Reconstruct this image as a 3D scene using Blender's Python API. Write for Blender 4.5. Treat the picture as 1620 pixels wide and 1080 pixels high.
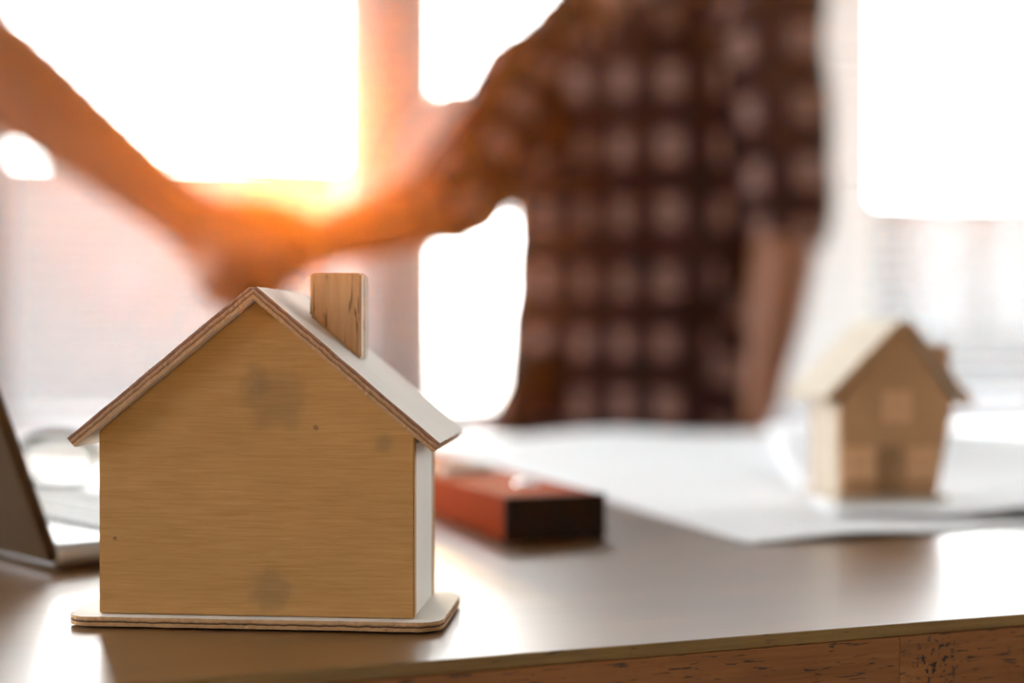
import bpy, bmesh, math, random
from mathutils import Vector, Matrix, noise

for _o in list(bpy.data.objects):
    bpy.data.objects.remove(_o, do_unlink=True)
random.seed(4)
SC = bpy.context.scene
COL = SC.collection
R = math.radians

# ------------------------------------------------------------------ camera
EYE = Vector((0, 0, 0.844))
FPX, CX, HY = 2250.0, 810.0, 530.0
cam_d = bpy.data.cameras.new('camera')
cam = bpy.data.objects.new('camera', cam_d)
COL.objects.link(cam)
cam.location = EYE
cam.rotation_euler = (R(90 - 0.255), 0, 0)
cam_d.sensor_width = 36
cam_d.lens = 50
cam_d.clip_start = 0.02
cam_d.clip_end = 300
cam_d.dof.use_dof = True
cam_d.dof.focus_distance = 0.452
cam_d.dof.aperture_fstop = 3.6
SC.camera = cam

# ------------------------------------------------------------------ sky and sun
SUN = Vector(((470 - 810) / 2250, 1.0, (530 - 225) / 2250)).normalized()
w = bpy.data.worlds.new('sky')
SC.world = w
w.use_nodes = True
nt = w.node_tree
nt.nodes.clear()
wo = nt.nodes.new('ShaderNodeOutputWorld')
bg = nt.nodes.new('ShaderNodeBackground')
tc = nt.nodes.new('ShaderNodeTexCoord')
dot = nt.nodes.new('ShaderNodeVectorMath'); dot.operation = 'DOT_PRODUCT'
dot.inputs[1].default_value = SUN
nt.links.new(tc.outputs['Generated'], dot.inputs[0])
cl = nt.nodes.new('ShaderNodeMath'); cl.operation = 'MAXIMUM'; cl.inputs[1].default_value = 0.0
nt.links.new(dot.outputs['Value'], cl.inputs[0])
def _pow(e, k):
    p = nt.nodes.new('ShaderNodeMath'); p.operation = 'POWER'; p.inputs[1].default_value = e
    nt.links.new(cl.outputs[0], p.inputs[0])
    m = nt.nodes.new('ShaderNodeMath'); m.operation = 'MULTIPLY'; m.inputs[1].default_value = k
    nt.links.new(p.outputs[0], m.inputs[0])
    return m.outputs[0]
SKY = 9.0
sep = nt.nodes.new('ShaderNodeSeparateXYZ')
nt.links.new(tc.outputs['Generated'], sep.inputs[0])
ramp = nt.nodes.new('ShaderNodeMapRange')
ramp.inputs['From Min'].default_value = -0.04; ramp.inputs['From Max'].default_value = 0.02
nt.links.new(sep.outputs['Z'], ramp.inputs['Value'])
base = nt.nodes.new('ShaderNodeMixRGB')
base.inputs[1].default_value = (0.85, 0.84, 0.83, 1)          # hazy ground far away
base.inputs[2].default_value = (SKY * 0.99, SKY, SKY * 1.02, 1)
nt.links.new(ramp.outputs[0], base.inputs[0])
def _tint(src, col):
    c = nt.nodes.new('ShaderNodeVectorMath'); c.operation = 'SCALE'
    c.inputs[0].default_value = col
    nt.links.new(src, c.inputs['Scale'])
    return c.outputs[0]
def _add(a, b):
    c = nt.nodes.new('ShaderNodeVectorMath'); c.operation = 'ADD'
    nt.links.new(a, c.inputs[0]); nt.links.new(b, c.inputs[1])
    return c.outputs[0]
tot = _add(base.outputs[0], _tint(_pow(14, 8.0), (1.0, 0.93, 0.82)))
tot = _add(tot, _tint(_pow(260, 10.0), (1.0, 0.82, 0.52)))
nt.links.new(tot, bg.inputs['Color'])
nt.links.new(bg.outputs[0], wo.inputs['Surface'])

sun_d = bpy.data.lights.new('sun', 'SUN')
sun = bpy.data.objects.new('sun', sun_d)
COL.objects.link(sun)
sun.rotation_euler = SUN.to_track_quat('Z', 'Y').to_euler()
sun_d.energy = 3.0
sun_d.color = (1.0, 0.62, 0.26)
sun_d.angle = R(2.0)

SC.view_settings.view_transform = 'Standard'
SC.view_settings.look = 'None'
SC.view_settings.gamma = 1.0
SC.view_settings.use_curve_mapping = False
SC.view_settings.exposure = 0.8
SC.cycles.max_bounces = 8
SC.cycles.diffuse_bounces = 5
SC.cycles.glossy_bounces = 4
SC.cycles.transparent_max_bounces = 12
SC.cycles.volume_bounces = 0
SC.cycles.sample_clamp_indirect = 6.0

# ------------------------------------------------------------------ frames of reference
TZ = 0.75                      # table top
PHI = R(19.4)                  # table and window wall are turned to the camera by this much
U = Vector((math.cos(PHI), math.sin(PHI), 0))
V = Vector((-math.sin(PHI), math.cos(PHI), 0))
A0 = Vector((0.0170, 0.4247, 0))
def P(px, py, d):              # place of something seen at this spot and this far away
    return Vector(((px - CX) / FPX * d, d, EYE.z + (HY - py) / FPX * d))
def T(px, py, z=TZ):           # same, for something lying at height z
    d = (EYE.z - z) * FPX / (py - HY)
    return P(px, py, d)
def UV(u, v, z=0.0):
    p = A0 + U * u + V * v
    return Vector((p.x, p.y, z))
def u_at(px, v):
    t = (px - CX) / FPX
    d = (v + A0.x * V.x + A0.y * V.y) / (t * V.x + V.y)
    return (t * d - A0.x) * U.x + (d - A0.y) * U.y

# ------------------------------------------------------------------ materials
def mat(name):
    m = bpy.data.materials.new(name)
    m.use_nodes = True
    n = m.node_tree
    b = n.nodes['Principled BSDF']
    return m, n, b
def plain(name, col, rough=0.6, metal=0.0, spec=0.5, noise_amt=0.08, nscale=30, bump=0.0):
    m, n, b = mat(name)
    b.inputs['Roughness'].default_value = rough
    b.inputs['Metallic'].default_value = metal
    b.inputs['Specular IOR Level'].default_value = spec
    t = n.nodes.new('ShaderNodeTexCoord')
    ns = n.nodes.new('ShaderNodeTexNoise'); ns.inputs['Scale'].default_value = nscale
    ns.inputs['Detail'].default_value = 4
    n.links.new(t.outputs['Object'], ns.inputs['Vector'])
    mx = n.nodes.new('ShaderNodeMixRGB')
    mx.inputs[1].default_value = tuple(c * (1 - noise_amt) for c in col) + (1,)
    mx.inputs[2].default_value = tuple(min(1, c * (1 + noise_amt)) for c in col) + (1,)
    n.links.new(ns.outputs['Fac'], mx.inputs[0])
    n.links.new(mx.outputs[0], b.inputs['Base Color'])
    if bump:
        bp = n.nodes.new('ShaderNodeBump'); bp.inputs['Strength'].default_value = bump
        bp.inputs['Distance'].default_value = 0.001
        n.links.new(ns.outputs['Fac'], bp.inputs['Height'])
        n.links.new(bp.outputs[0], b.inputs['Normal'])
    return m
def ramp_node(n, stops):
    r = n.nodes.new('ShaderNodeValToRGB')
    e = r.color_ramp.elements
    while len(e) < len(stops): e.new(0.5)
    for k, (p, c) in enumerate(stops):
        e[k].position = p
        e[k].color = c if len(c) == 4 else tuple(c) + (1,)
    return r
def wood(name, dark, light, scale=(4, 120, 120), rough=0.6, spec=0.35, bump=0.25, stains=(), pores=None, knot=None,
         coat=0.0, blotch=0.12, bdist=0.0004):
    """grain runs along local x; scale squeezes the noise along it"""
    m, n, b = mat(name)
    L = n.links.new
    t = n.nodes.new('ShaderNodeTexCoord')
    mp = n.nodes.new('ShaderNodeMapping'); mp.inputs['Scale'].default_value = scale
    L(t.outputs['Object'], mp.inputs['Vector'])
    ns = n.nodes.new('ShaderNodeTexNoise'); ns.inputs['Scale'].default_value = 1.0
    ns.inputs['Detail'].default_value = 8; ns.inputs['Roughness'].default_value = 0.65
    ns.inputs['Distortion'].default_value = 0.4
    L(mp.outputs[0], ns.inputs['Vector'])
    r = ramp_node(n, [(0.28, dark), (0.72, light)])
    L(ns.outputs['Fac'], r.inputs[0])
    col = r.outputs[0]
    n2 = n.nodes.new('ShaderNodeTexNoise'); n2.inputs['Scale'].default_value = 22
    n2.inputs['Detail'].default_value = 3
    L(t.outputs['Object'], n2.inputs['Vector'])
    mr = n.nodes.new('ShaderNodeMapRange')
    mr.inputs['To Min'].default_value = 1 - blotch; mr.inputs['To Max'].default_value = 1 + blotch
    L(n2.outputs['Fac'], mr.inputs['Value'])
    sc = n.nodes.new('ShaderNodeVectorMath'); sc.operation = 'SCALE'
    L(col, sc.inputs[0]); L(mr.outputs[0], sc.inputs['Scale'])
    col = sc.outputs[0]
    for (pos, rad, amt, tint) in stains:        # handling marks, each with a place of its own
        d = n.nodes.new('ShaderNodeVectorMath'); d.operation = 'DISTANCE'
        wob = n.nodes.new('ShaderNodeVectorMath'); wob.operation = 'MULTIPLY_ADD'
        n3 = n.nodes.new('ShaderNodeTexNoise'); n3.inputs['Scale'].default_value = 160; n3.inputs['Detail'].default_value = 5
        L(t.outputs['Object'], n3.inputs['Vector'])
        L(n3.outputs['Color'], wob.inputs[0]); wob.inputs[1].default_value = (rad * 0.9,) * 3
        sb = n.nodes.new('ShaderNodeVectorMath'); sb.operation = 'SUBTRACT'
        sb.inputs[1].default_value = (rad * 0.45,) * 3
        L(t.outputs['Object'], sb.inputs[0]); L(sb.outputs[0], wob.inputs[2])
        L(wob.outputs[0], d.inputs[0]); d.inputs[1].default_value = pos
        q = n.nodes.new('ShaderNodeMapRange'); q.interpolation_type = 'SMOOTHSTEP'
        q.inputs['From Min'].default_value = rad * 0.35; q.inputs['From Max'].default_value = rad
        q.inputs['To Min'].default_value = amt; q.inputs['To Max'].default_value = 0
        L(d.outputs['Value'], q.inputs['Value'])
        mx = n.nodes.new('ShaderNodeMixRGB'); mx.inputs[2].default_value = tint + (1,)
        L(q.outputs[0], mx.inputs[0]); L(col, mx.inputs[1]); col = mx.outputs[0]
    if pores:
        mp2 = n.nodes.new('ShaderNodeMapping'); mp2.inputs['Scale'].default_value = pores['scale']
        L(t.outputs['Object'], mp2.inputs['Vector'])
        n4 = n.nodes.new('ShaderNodeTexNoise'); n4.inputs['Scale'].default_value = 1; n4.inputs['Detail'].default_value = 3
        n4.inputs['Distortion'].default_value = 0.6
        L(mp2.outputs[0], n4.inputs['Vector'])
        q = n.nodes.new('ShaderNodeMapRange'); q.interpolation_type = 'SMOOTHSTEP'
        q.inputs['From Min'].default_value = pores['t']; q.inputs['From Max'].default_value = pores['t'] + 0.06
        q.inputs['To Max'].default_value = pores['amt']
        L(n4.outputs['Fac'], q.inputs['Value'])
        mx = n.nodes.new('ShaderNodeMixRGB'); mx.inputs[2].default_value = pores['col'] + (1,)
        L(q.outputs[0], mx.inputs[0]); L(col, mx.inputs[1]); col = mx.outputs[0]
    if knot:
        d = n.nodes.new('ShaderNodeVectorMath'); d.operation = 'DISTANCE'
        L(t.outputs['Object'], d.inputs[0]); d.inputs[1].default_value = knot['pos']
        q = n.nodes.new('ShaderNodeMapRange'); q.inputs['From Min'].default_value = knot['r'] * 0.5
        q.inputs['From Max'].default_value = knot['r']; q.inputs['To Min'].default_value = 1; q.inputs['To Max'].default_value = 0
        L(d.outputs['Value'], q.inputs['Value'])
        n5 = n.nodes.new('ShaderNodeTexNoise'); n5.inputs['Scale'].default_value = 520; n5.inputs['Detail'].default_value = 2
        L(t.outputs['Object'], n5.inputs['Vector'])
        q2 = n.nodes.new('ShaderNodeMapRange'); q2.inputs['From Min'].default_value = 0.56; q2.inputs['From Max'].default_value = 0.60
        L(n5.outputs['Fac'], q2.inputs['Value'])
        mu = n.nodes.new('ShaderNodeMath'); mu.operation = 'MULTIPLY'
        L(q.outputs[0], mu.inputs[0]); L(q2.outputs[0], mu.inputs[1])
        mx = n.nodes.new('ShaderNodeMixRGB'); mx.inputs[2].default_value = (0.02, 0.015, 0.015, 1)
        L(mu.outputs[0], mx.inputs[0]); L(col, mx.inputs[1]); col = mx.outputs[0]
    L(col, b.inputs['Base Color'])
    b.inputs['Roughness'].default_value = rough
    b.inputs['Specular IOR Level'].default_value = spec
    b.inputs['Coat Weight'].default_value = coat
    b.inputs['Coat Roughness'].default_value = 0.30
    if bump:
        bp = n.nodes.new('ShaderNodeBump'); bp.inputs['Strength'].default_value = bump
        bp.inputs['Distance'].default_value = bdist
        L(ns.outputs['Fac'], bp.inputs['Height'])
        L(bp.outputs[0], b.inputs['Normal'])
    return m
def ply_edge(name, axis, thick, cols):
    """the layered edge of a plywood panel: bands across its thickness (local axis), torn in places"""
    m, n, b = mat(name)
    L = n.links.new
    t = n.nodes.new('ShaderNodeTexCoord')
    s = n.nodes.new('ShaderNodeSeparateXYZ'); L(t.outputs['Object'], s.inputs[0])
    ns = n.nodes.new('ShaderNodeTexNoise'); ns.inputs['Scale'].default_value = 260; ns.inputs['Detail'].default_value = 5
    L(t.outputs['Object'], ns.inputs['Vector'])
    q = n.nodes.new('ShaderNodeMapRange'); q.inputs['From Min'].default_value = -thick / 2; q.inputs['From Max'].default_value = thick / 2
    L(s.outputs['XYZ'.index(axis)], q.inputs['Value'])
    ad = n.nodes.new('ShaderNodeMath'); ad.operation = 'MULTIPLY_ADD'; ad.inputs[1].default_value = 0.26
    L(ns.outputs['Fac'], ad.inputs[0])
    sb = n.nodes.new('ShaderNodeMath'); sb.operation = 'SUBTRACT'; sb.inputs[1].default_value = 0.13
    L(q.outputs[0], sb.inputs[0]); L(sb.outputs[0], ad.inputs[2])
    r = ramp_node(n, cols)
    L(ad.outputs[0], r.inputs[0])
    n2 = n.nodes.new('ShaderNodeTexNoise'); n2.inputs['Scale'].default_value = 700; n2.inputs['Detail'].default_value = 3
    L(t.outputs['Object'], n2.inputs['Vector'])
    mr = n.nodes.new('ShaderNodeMapRange'); mr.inputs['To Min'].default_value = 0.7; mr.inputs['To Max'].default_value = 1.25
    L(n2.outputs['Fac'], mr.inputs['Value'])
    sc = n.nodes.new('ShaderNodeVectorMath'); sc.operation = 'SCALE'
    L(r.outputs[0], sc.inputs[0]); L(mr.outputs[0], sc.inputs['Scale'])
    L(sc.outputs[0], b.inputs['Base Color'])
    b.inputs['Roughness'].default_value = 0.8
    b.inputs['Specular IOR Level'].default_value = 0.2
    bp = n.nodes.new('ShaderNodeBump'); bp.inputs['Strength'].default_value = 0.8; bp.inputs['Distance'].default_value = 0.0008
    L(n2.outputs['Fac'], bp.inputs['Height']); L(bp.outputs[0], b.inputs['Normal'])
    return m
def skin_mat():
    m, n, b = mat('skin')
    t = n.nodes.new('ShaderNodeTexCoord')
    ns = n.nodes.new('ShaderNodeTexNoise'); ns.inputs['Scale'].default_value = 14
    n.links.new(t.outputs['Object'], ns.inputs['Vector'])
    r = ramp_node(n, [(0.3, (0.25, 0.095, 0.045)), (0.7, (0.31, 0.12, 0.058))])
    n.links.new(ns.outputs['Fac'], r.inputs[0])
    n.links.new(r.outputs[0], b.inputs['Base Color'])
    b.inputs['Roughness'].default_value = 0.5
    b.inputs['Subsurface Weight'].default_value = 0.25
    b.inputs['Subsurface Radius'].default_value = (1.0, 0.35, 0.12)
    b.inputs['Subsurface Scale'].default_value = 0.012
    return m
def gingham(name, period_u, period_v):
    m, n, b = mat(name)
    L = n.links.new
    uv = n.nodes.new('ShaderNodeUVMap'); uv.uv_map = 'UVMap'
    s = n.nodes.new('ShaderNodeSeparateXYZ'); L(uv.outputs[0], s.inputs[0])
    outs = []
    for ch, per in ((0, period_u), (1, period_v)):
        d = n.nodes.new('ShaderNodeMath'); d.operation = 'DIVIDE'; d.inputs[1].default_value = per
        L(s.outputs[ch], d.inputs[0])
        f = n.nodes.new('ShaderNodeMath'); f.operation = 'FRACT'; L(d.outputs[0], f.inputs[0])
        p = n.nodes.new('ShaderNodeMath'); p.operation = 'PINGPONG'; p.inputs[1].default_value = 0.5
        L(d.outputs[0], p.inputs[0])
        g = n.nodes.new('ShaderNodeMapRange'); g.inputs['From Min'].default_value = 0.25; g.inputs['From Max'].default_value = 0.30
        L(p.outputs[0], g.inputs['Value'])
        outs.append(g.outputs[0])
    mu = n.nodes.new('ShaderNodeMath'); mu.operation = 'MULTIPLY'
    L(outs[0], mu.inputs[0]); L(outs[1], mu.inputs[1])
    mxm = n.nodes.new('ShaderNodeMath'); mxm.operation = 'MAXIMUM'
    L(outs[0], mxm.inputs[0]); L(outs[1], mxm.inputs[1])
    a = n.nodes.new('ShaderNodeMixRGB')
    a.inputs[1].default_value = (0.007, 0.006, 0.007, 1); a.inputs[2].default_value = (0.022, 0.010, 0.014, 1)
    L(mxm.outputs[0], a.inputs[0])
    c = n.nodes.new('ShaderNodeMixRGB'); c.inputs[2].default_value = (0.29, 0.17, 0.145, 1)
    L(mu.outputs[0], c.inputs[0]); L(a.outputs[0], c.inputs[1])
    L(c.outputs[0], b.inputs['Base Color'])
    b.inputs['Roughness'].default_value = 0.85
    b.inputs['Specular IOR Level'].default_value = 0.08
    b.inputs['Sheen Weight'].default_value = 0.03
    b.inputs['Sheen Roughness'].default_value = 0.4
    return m
def glass_mat():
    m = bpy.data.materials.new('window_glass'); m.use_nodes = True
    n = m.node_tree; n.nodes.clear()
    o = n.nodes.new('ShaderNodeOutputMaterial')
    tr = n.nodes.new('ShaderNodeBsdfTransparent'); tr.inputs[0].default_value = (0.96, 0.97, 0.97, 1)
    gl = n.nodes.new('ShaderNodeBsdfGlossy'); gl.inputs['Roughness'].default_value = 0.02
    mx = n.nodes.new('ShaderNodeMixShader'); mx.inputs[0].default_value = 0.022
    n.links.new(tr.outputs[0], mx.inputs[1]); n.links.new(gl.outputs[0], mx.inputs[2])
    n.links.new(mx.outputs[0], o.inputs['Surface'])
    return m
def glare_haze_mat(dens, col, g):
    m = bpy.data.materials.new('warm_haze'); m.use_nodes = True
    n = m.node_tree; n.nodes.clear()
    o = n.nodes.new('ShaderNodeOutputMaterial')
    v = n.nodes.new('ShaderNodeVolumeScatter')
    v.inputs['Color'].default_value = col + (1,)
    v.inputs['Density'].default_value = dens
    v.inputs['Anisotropy'].default_value = g
    n.links.new(v.outputs[0], o.inputs['Volume'])
    return m

# ------------------------------------------------------------------ mesh helpers
def tag(o, label=None, cat=None, group=None, kind=None):
    if label: o['label'] = label
    if cat: o['category'] = cat
    if group: o['group'] = group
    if kind: o['kind'] = kind
    return o
def empty(name, loc=(0, 0, 0), rz=0.0):
    o = bpy.data.objects.new(name, None)
    o.empty_display_size = 0.05
    COL.objects.link(o)
    o.location = loc
    o.rotation_euler = (0, 0, rz)
    return o
def obj(name, bm, mats, parent=None, smooth=False, loc=None, rot=None):
    me = bpy.data.meshes.new(name)
    bm.normal_update()
    bm.to_mesh(me); bm.free()
    if not isinstance(mats, (list, tuple)): mats = [mats]
    for m in mats: me.materials.append(m)
    if smooth: me.shade_smooth()
    o = bpy.data.objects.new(name, me)
    COL.objects.link(o)
    if parent: o.parent = parent
    if loc is not None: o.location = loc
    if rot is not None: o.rotation_euler = rot
    return o
def box_bm(lo, hi, bevel=0.0, seg=2, bm=None):
    own = bm is None
    b = bmesh.new()
    bmesh.ops.create_cube(b, size=1)
    lo = Vector(lo); hi = Vector(hi)
    for v in b.verts:
        v.co = Vector(((v.co[i] + 0.5) * (hi[i] - lo[i]) + lo[i] for i in range(3)))
    if bevel:
        bmesh.ops.bevel(b, geom=b.edges[:], offset=bevel, segments=seg, affect='EDGES', profile=0.6)
    if own: return b
    tmp = bpy.data.meshes.new('tmp'); b.to_mesh(tmp); b.free(); bm.from_mesh(tmp); bpy.data.meshes.remove(tmp)
    return bm
def prism_bm(poly, y0, y1, bevel=0.0, plane='xz'):
    """poly in (x,z), pushed from y0 to y1"""
    b = bmesh.new()
    def mk(x, z, y):
        return b.verts.new((x, y, z) if plane == 'xz' else (x, z, y))
    f0 = [mk(x, z, y0) for x, z in poly]
    f1 = [mk(x, z, y1) for x, z in poly]
    n = len(poly)
    b.faces.new(f0); b.faces.new(list(reversed(f1)))
    for i in range(n):
        b.faces.new([f0[(i + 1) % n], f0[i], f1[i], f1[(i + 1) % n]])
    bmesh.ops.recalc_face_normals(b, faces=b.faces[:])
    if bevel:
        bmesh.ops.bevel(b, geom=b.edges[:], offset=bevel, segments=2, affect='EDGES')
    return b
def rough_up(b, amp, scale, cuts=0):
    for v in b.verts:
        v.co += Vector(noise.noise_vector(v.co * scale)) * amp
def slot_by_axis(o, axis, thr=0.7):
    """faces across the given local axis keep slot 0, the rest get slot 1"""
    for p in o.data.polygons:
        p.material_index = 0 if abs(p.normal[axis]) > thr else 1

def loft(b, pts, radii, side, n=16, caps=4):
    """closed tube of elliptic sections: radii (along side, across it)"""
    pts = [Vector(p) for p in pts]
    side = Vector(side).normalized()
    rings = []
    N = len(pts)
    tans = []
    for i in range(N):
        a = pts[max(i - 1, 0)]; c = pts[min(i + 1, N - 1)]
        tans.append((c - a).normalized())
    def ring(c, t, ra, rb):
        s = (side - t * side.dot(t)).normalized()
        u = t.cross(s).normalized()
        return [b.verts.new(c + s * math.cos(2 * math.pi * k / n) * ra + u * math.sin(2 * math.pi * k / n) * rb) for k in range(n)]
    def rr(r): return (r, r) if not isinstance(r, (tuple, list)) else r
    r0 = rr(radii[0]); m0 = min(r0)
    start = b.verts.new(pts[0] - tans[0] * m0)
    for k in range(1, caps):
        a = math.pi / 2 * (k / caps)
        rings.append(ring(pts[0] - tans[0] * m0 * math.cos(a), tans[0], r0[0] * math.sin(a), r0[1] * math.sin(a)))
    for i in range(N):
        r = rr(radii[i])
        rings.append(ring(pts[i], tans[i], r[0], r[1]))
    r1 = rr(radii[-1]); m1 = min(r1)
    for k in range(caps - 1, 0, -1):
        a = math.pi / 2 * (k / caps)
        rings.append(ring(pts[-1] + tans[-1] * m1 * math.cos(a), tans[-1], r1[0] * math.sin(a), r1[1] * math.sin(a)))
    end = b.verts.new(pts[-1] + tans[-1] * m1)
    for k in range(n):
        b.faces.new([start, rings[0][(k + 1) % n], rings[0][k]])
        b.faces.new([end, rings[-1][k], rings[-1][(k + 1) % n]])
    for i in range(len(rings) - 1):
        for k in range(n):
            b.faces.new([rings[i][k], rings[i][(k + 1) % n], rings[i + 1][(k + 1) % n], rings[i + 1][k]])
def ball(b, c, r, rot=None):
    m = Matrix.Translation(Vector(c)) @ (rot or Matrix.Identity(4)) @ Matrix.Diagonal((r[0], r[1], r[2], 1))
    bmesh.ops.create_uvsphere(b, u_segments=20, v_segments=12, radius=1.0, matrix=m)
def fuse(name, b, voxel, mats, parent, smooth_it=2, wrinkle=None):
    """melt overlapping lofts into one continuous skin"""
    bmesh.ops.recalc_face_normals(b, faces=b.faces[:])
    me = bpy.data.meshes.new(name); b.to_mesh(me); b.free()
    o = bpy.data.objects.new(name, me)
    COL.objects.link(o)
    md = o.modifiers.new('r', 'REMESH'); md.mode = 'VOXEL'; md.voxel_size = voxel
    if smooth_it:
        sm = o.modifiers.new('s', 'SMOOTH'); sm.factor = 0.5; sm.iterations = smooth_it
    bpy.context.view_layer.update()
    dg = bpy.context.evaluated_depsgraph_get()
    new = bpy.data.meshes.new_from_object(o.evaluated_get(dg))
    o.modifiers.clear(); o.data = new
    bpy.data.meshes.remove(me)
    new.name = name
    new.materials.clear()
    for m in (mats if isinstance(mats, (list, tuple)) else [mats]): new.materials.append(m)
    if wrinkle:
        cos = [v.co.copy() for v in new.vertices]
        nrm = [v.normal.copy() for v in new.vertices]
        flat = []
        for c, n_ in zip(cos, nrm):
            flat.extend(c + Vector(wrinkle(c, n_)))
        new.vertices.foreach_set('co', flat)
        new.update()
    new.shade_smooth()
    if parent:
        o.parent = parent
        o.matrix_parent_inverse = Matrix.Identity(4)
    return o
def cut_faces(o, test):
    b = bmesh.new(); b.from_mesh(o.data)
    dead = [f for f in b.faces if test(f.calc_center_median())]
    bmesh.ops.delete(b, geom=dead, context='FACES')
    b.to_mesh(o.data); b.free()
def thicken(o, t):
    s = o.modifiers.new('thick', 'SOLIDIFY'); s.thickness = t; s.offset = -1

# ================================================================== THE ROOM
WV = 2.90                                   # v of the plane of the blinds
IN_V = WV + 0.06                            # inner face of the window wall
M_wall = plain('wall_paint', (0.33, 0.32, 0.31), 0.8, noise_amt=0.03, nscale=3, bump=0.05)
M_parapet = plain('parapet_paint', (0.50, 0.49, 0.52), 0.8, noise_amt=0.03, nscale=3)
M_pillar = plain('pillar_paint', (0.25, 0.26, 0.265), 0.8, noise_amt=0.05, nscale=4)
M_ceil = plain('ceiling_paint', (0.45, 0.44, 0.43), 0.9, noise_amt=0.02, nscale=3)
M_floor = wood('floor_boards', (0.22, 0.13, 0.075), (0.32, 0.20, 0.12), (1.5, 30, 30), rough=0.4)
M_frame = plain('window_frame_paint', (0.48, 0.48, 0.49), 0.4)
M_slat = plain('slat_paint', (0.44, 0.42, 0.405), 0.5, noise_amt=0.03)
M_glass = glass_mat()
UL, UR, VB, H = -3.0, 3.6, -2.0, 3.25
def placed(name, lo, hi, m, kind='structure', parent=None, bevel=0.0):
    """a box given in (u, v, z)"""
    c = Vector(((lo[0] + hi[0]) / 2, (lo[1] + hi[1]) / 2, (lo[2] + hi[2]) / 2))
    h = (Vector(hi) - Vector(lo)) / 2
    o = obj(name, box_bm(-h, h, bevel), m)
    o.location = UV(c.x, c.y, c.z); o.rotation_euler = (0, 0, PHI)
    if parent:
        o.parent = parent
        o.matrix_parent_inverse = parent.matrix_world.inverted() if False else Matrix.Identity(4)
    if kind: o['kind'] = kind
    return o
placed('floor', (UL - .2, VB - .2, -0.1), (UR + .2, IN_V + .25, 0), M_floor)
placed('ceiling', (UL - .2, VB - .2, H), (UR + .2, IN_V + .25, H + 0.1), M_ceil)
LZ0, LZ1 = 0.80, 3.0
def side_wall_with_added_windows(name, u0, thick_lo, thick_hi, holes, first):
    r = empty(name, UV(u0, 0, 0), PHI); r['kind'] = 'structure'
    prev_v = VB - .15
    for n_h, (v0_, v1_) in enumerate(holes):
        obj('wall_section', box_bm((thick_lo, prev_v, 0), (thick_hi, v0_, H)), M_wall, r)
        obj('wall_section', box_bm((thick_lo, v0_, 0), (thick_hi, v1_, LZ0)), M_wall, r)
        obj('wall_section', box_bm((thick_lo, v0_, LZ1), (thick_hi, v1_, H)), M_wall, r)
        prev_v = v1_
        ws = empty('window_%d' % (first + n_h), UV(u0 + (thick_lo + thick_hi) / 2, (v0_ + v1_) / 2, LZ0), PHI); ws['kind'] = 'structure'
        hw_, hh_ = (v1_ - v0_) / 2, LZ1 - LZ0
        b = bmesh.new()
        for lo, hi in (((-.03, -hw_, 0), (.03, -hw_ + .05, hh_)), ((-.03, hw_ - .05, 0), (.03, hw_, hh_)), ((-.03, -.025, .05), (.03, .025, hh_ - .05)),
                       ((-.03, -hw_ + .05, 0), (.03, hw_ - .05, .05)), ((-.03, -hw_ + .05, hh_ - .05), (.03, hw_ - .05, hh_))):
            box_bm(lo, hi, 0.003, 1, b)
        obj('window_frame', b, M_frame, ws)
        for y0_, y1_ in ((-hw_ + .05, -.025), (.025, hw_ - .05)):
            obj('pane', box_bm((-.003, y0_, .05), (.003, y1_, hh_ - .05)), M_glass, ws)
    obj('wall_section', box_bm((thick_lo, prev_v, 0), (thick_hi, IN_V, H)), M_wall, r)
side_wall_with_added_windows('wall_left', UL, -.15, 0, [(-0.25, 0.50), (0.80, 2.65)], 6)  # unseen windows, added to light the chest and house front from the left
side_wall_with_added_windows('wall_right', UR, 0, .15, [(1.0, 2.1)], 8)  # unseen window, added to brighten the right-facing sides
placed('wall_back', (UL, VB - .15, 0), (UR, VB, H), M_wall)
SILL = 0.625
openings = []
e = [u_at(-330, WV), u_at(-8, WV), u_at(592, WV), u_at(689, WV), u_at(1500, WV), u_at(1500, WV)]
spans = [(UL + 0.12, e[0]), (e[1], e[2]), (e[3], e[5] + 1.15), (e[5] + 1.32, UR - 0.1)]
wall = empty('wall_window', UV(0, IN_V, 0), PHI)
wall['kind'] = 'structure'
def lbox(name, lo, hi, m, par, bevel=0.0, origin=(0, IN_V)):
    """box in the wall's own frame: x = u, y = v - origin"""
    c = (Vector(lo) + Vector(hi)) / 2; h = (Vector(hi) - Vector(lo)) / 2
    o = obj(name, box_bm(-h, h, bevel), m, par)
    o.location = c
    return o
TOP = 3.05
lbox('parapet', (UL, 0, 0), (UR, 0.2, SILL), M_parapet, wall)
lbox('lintel', (UL, 0, TOP), (UR, 0.2, H), M_wall, wall)
prev = UL
for a, c in spans + [(UR, UR)]:
    if a > prev + 1e-4:
        lbox('pillar', (prev, 0, SILL), (a, 0.2, TOP), M_pillar, wall)
    prev = c
lbox('window_sill', (UL, -0.05, SILL - 0.025), (UR, 0.0, SILL), M_frame, wall, 0.004)
for i, (a, c) in enumerate(spans):
    wn = empty('window_%d' % (i + 1), UV((a + c) / 2, IN_V + 0.10, SILL), PHI)
    wn['kind'] = 'structure'
    hw = (c - a) / 2; hh = TOP - SILL; t = 0.04
    b = bmesh.new()
    for lo, hi in (((-hw, -.03, 0), (-hw + t, .03, hh)), ((hw - t, -.03, 0), (hw, .03, hh)),
                   ((-hw + t, -.03, 0), (hw - t, .03, t)), ((-hw + t, -.03, hh - t), (hw - t, .03, hh))):
        box_bm(lo, hi, 0.003, 1, b)
    obj('window_frame', b, M_frame, wn)
    obj('pane', box_bm((-hw + t, -0.003, t), (hw - t, 0.003, hh - t)), M_glass, wn)

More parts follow.
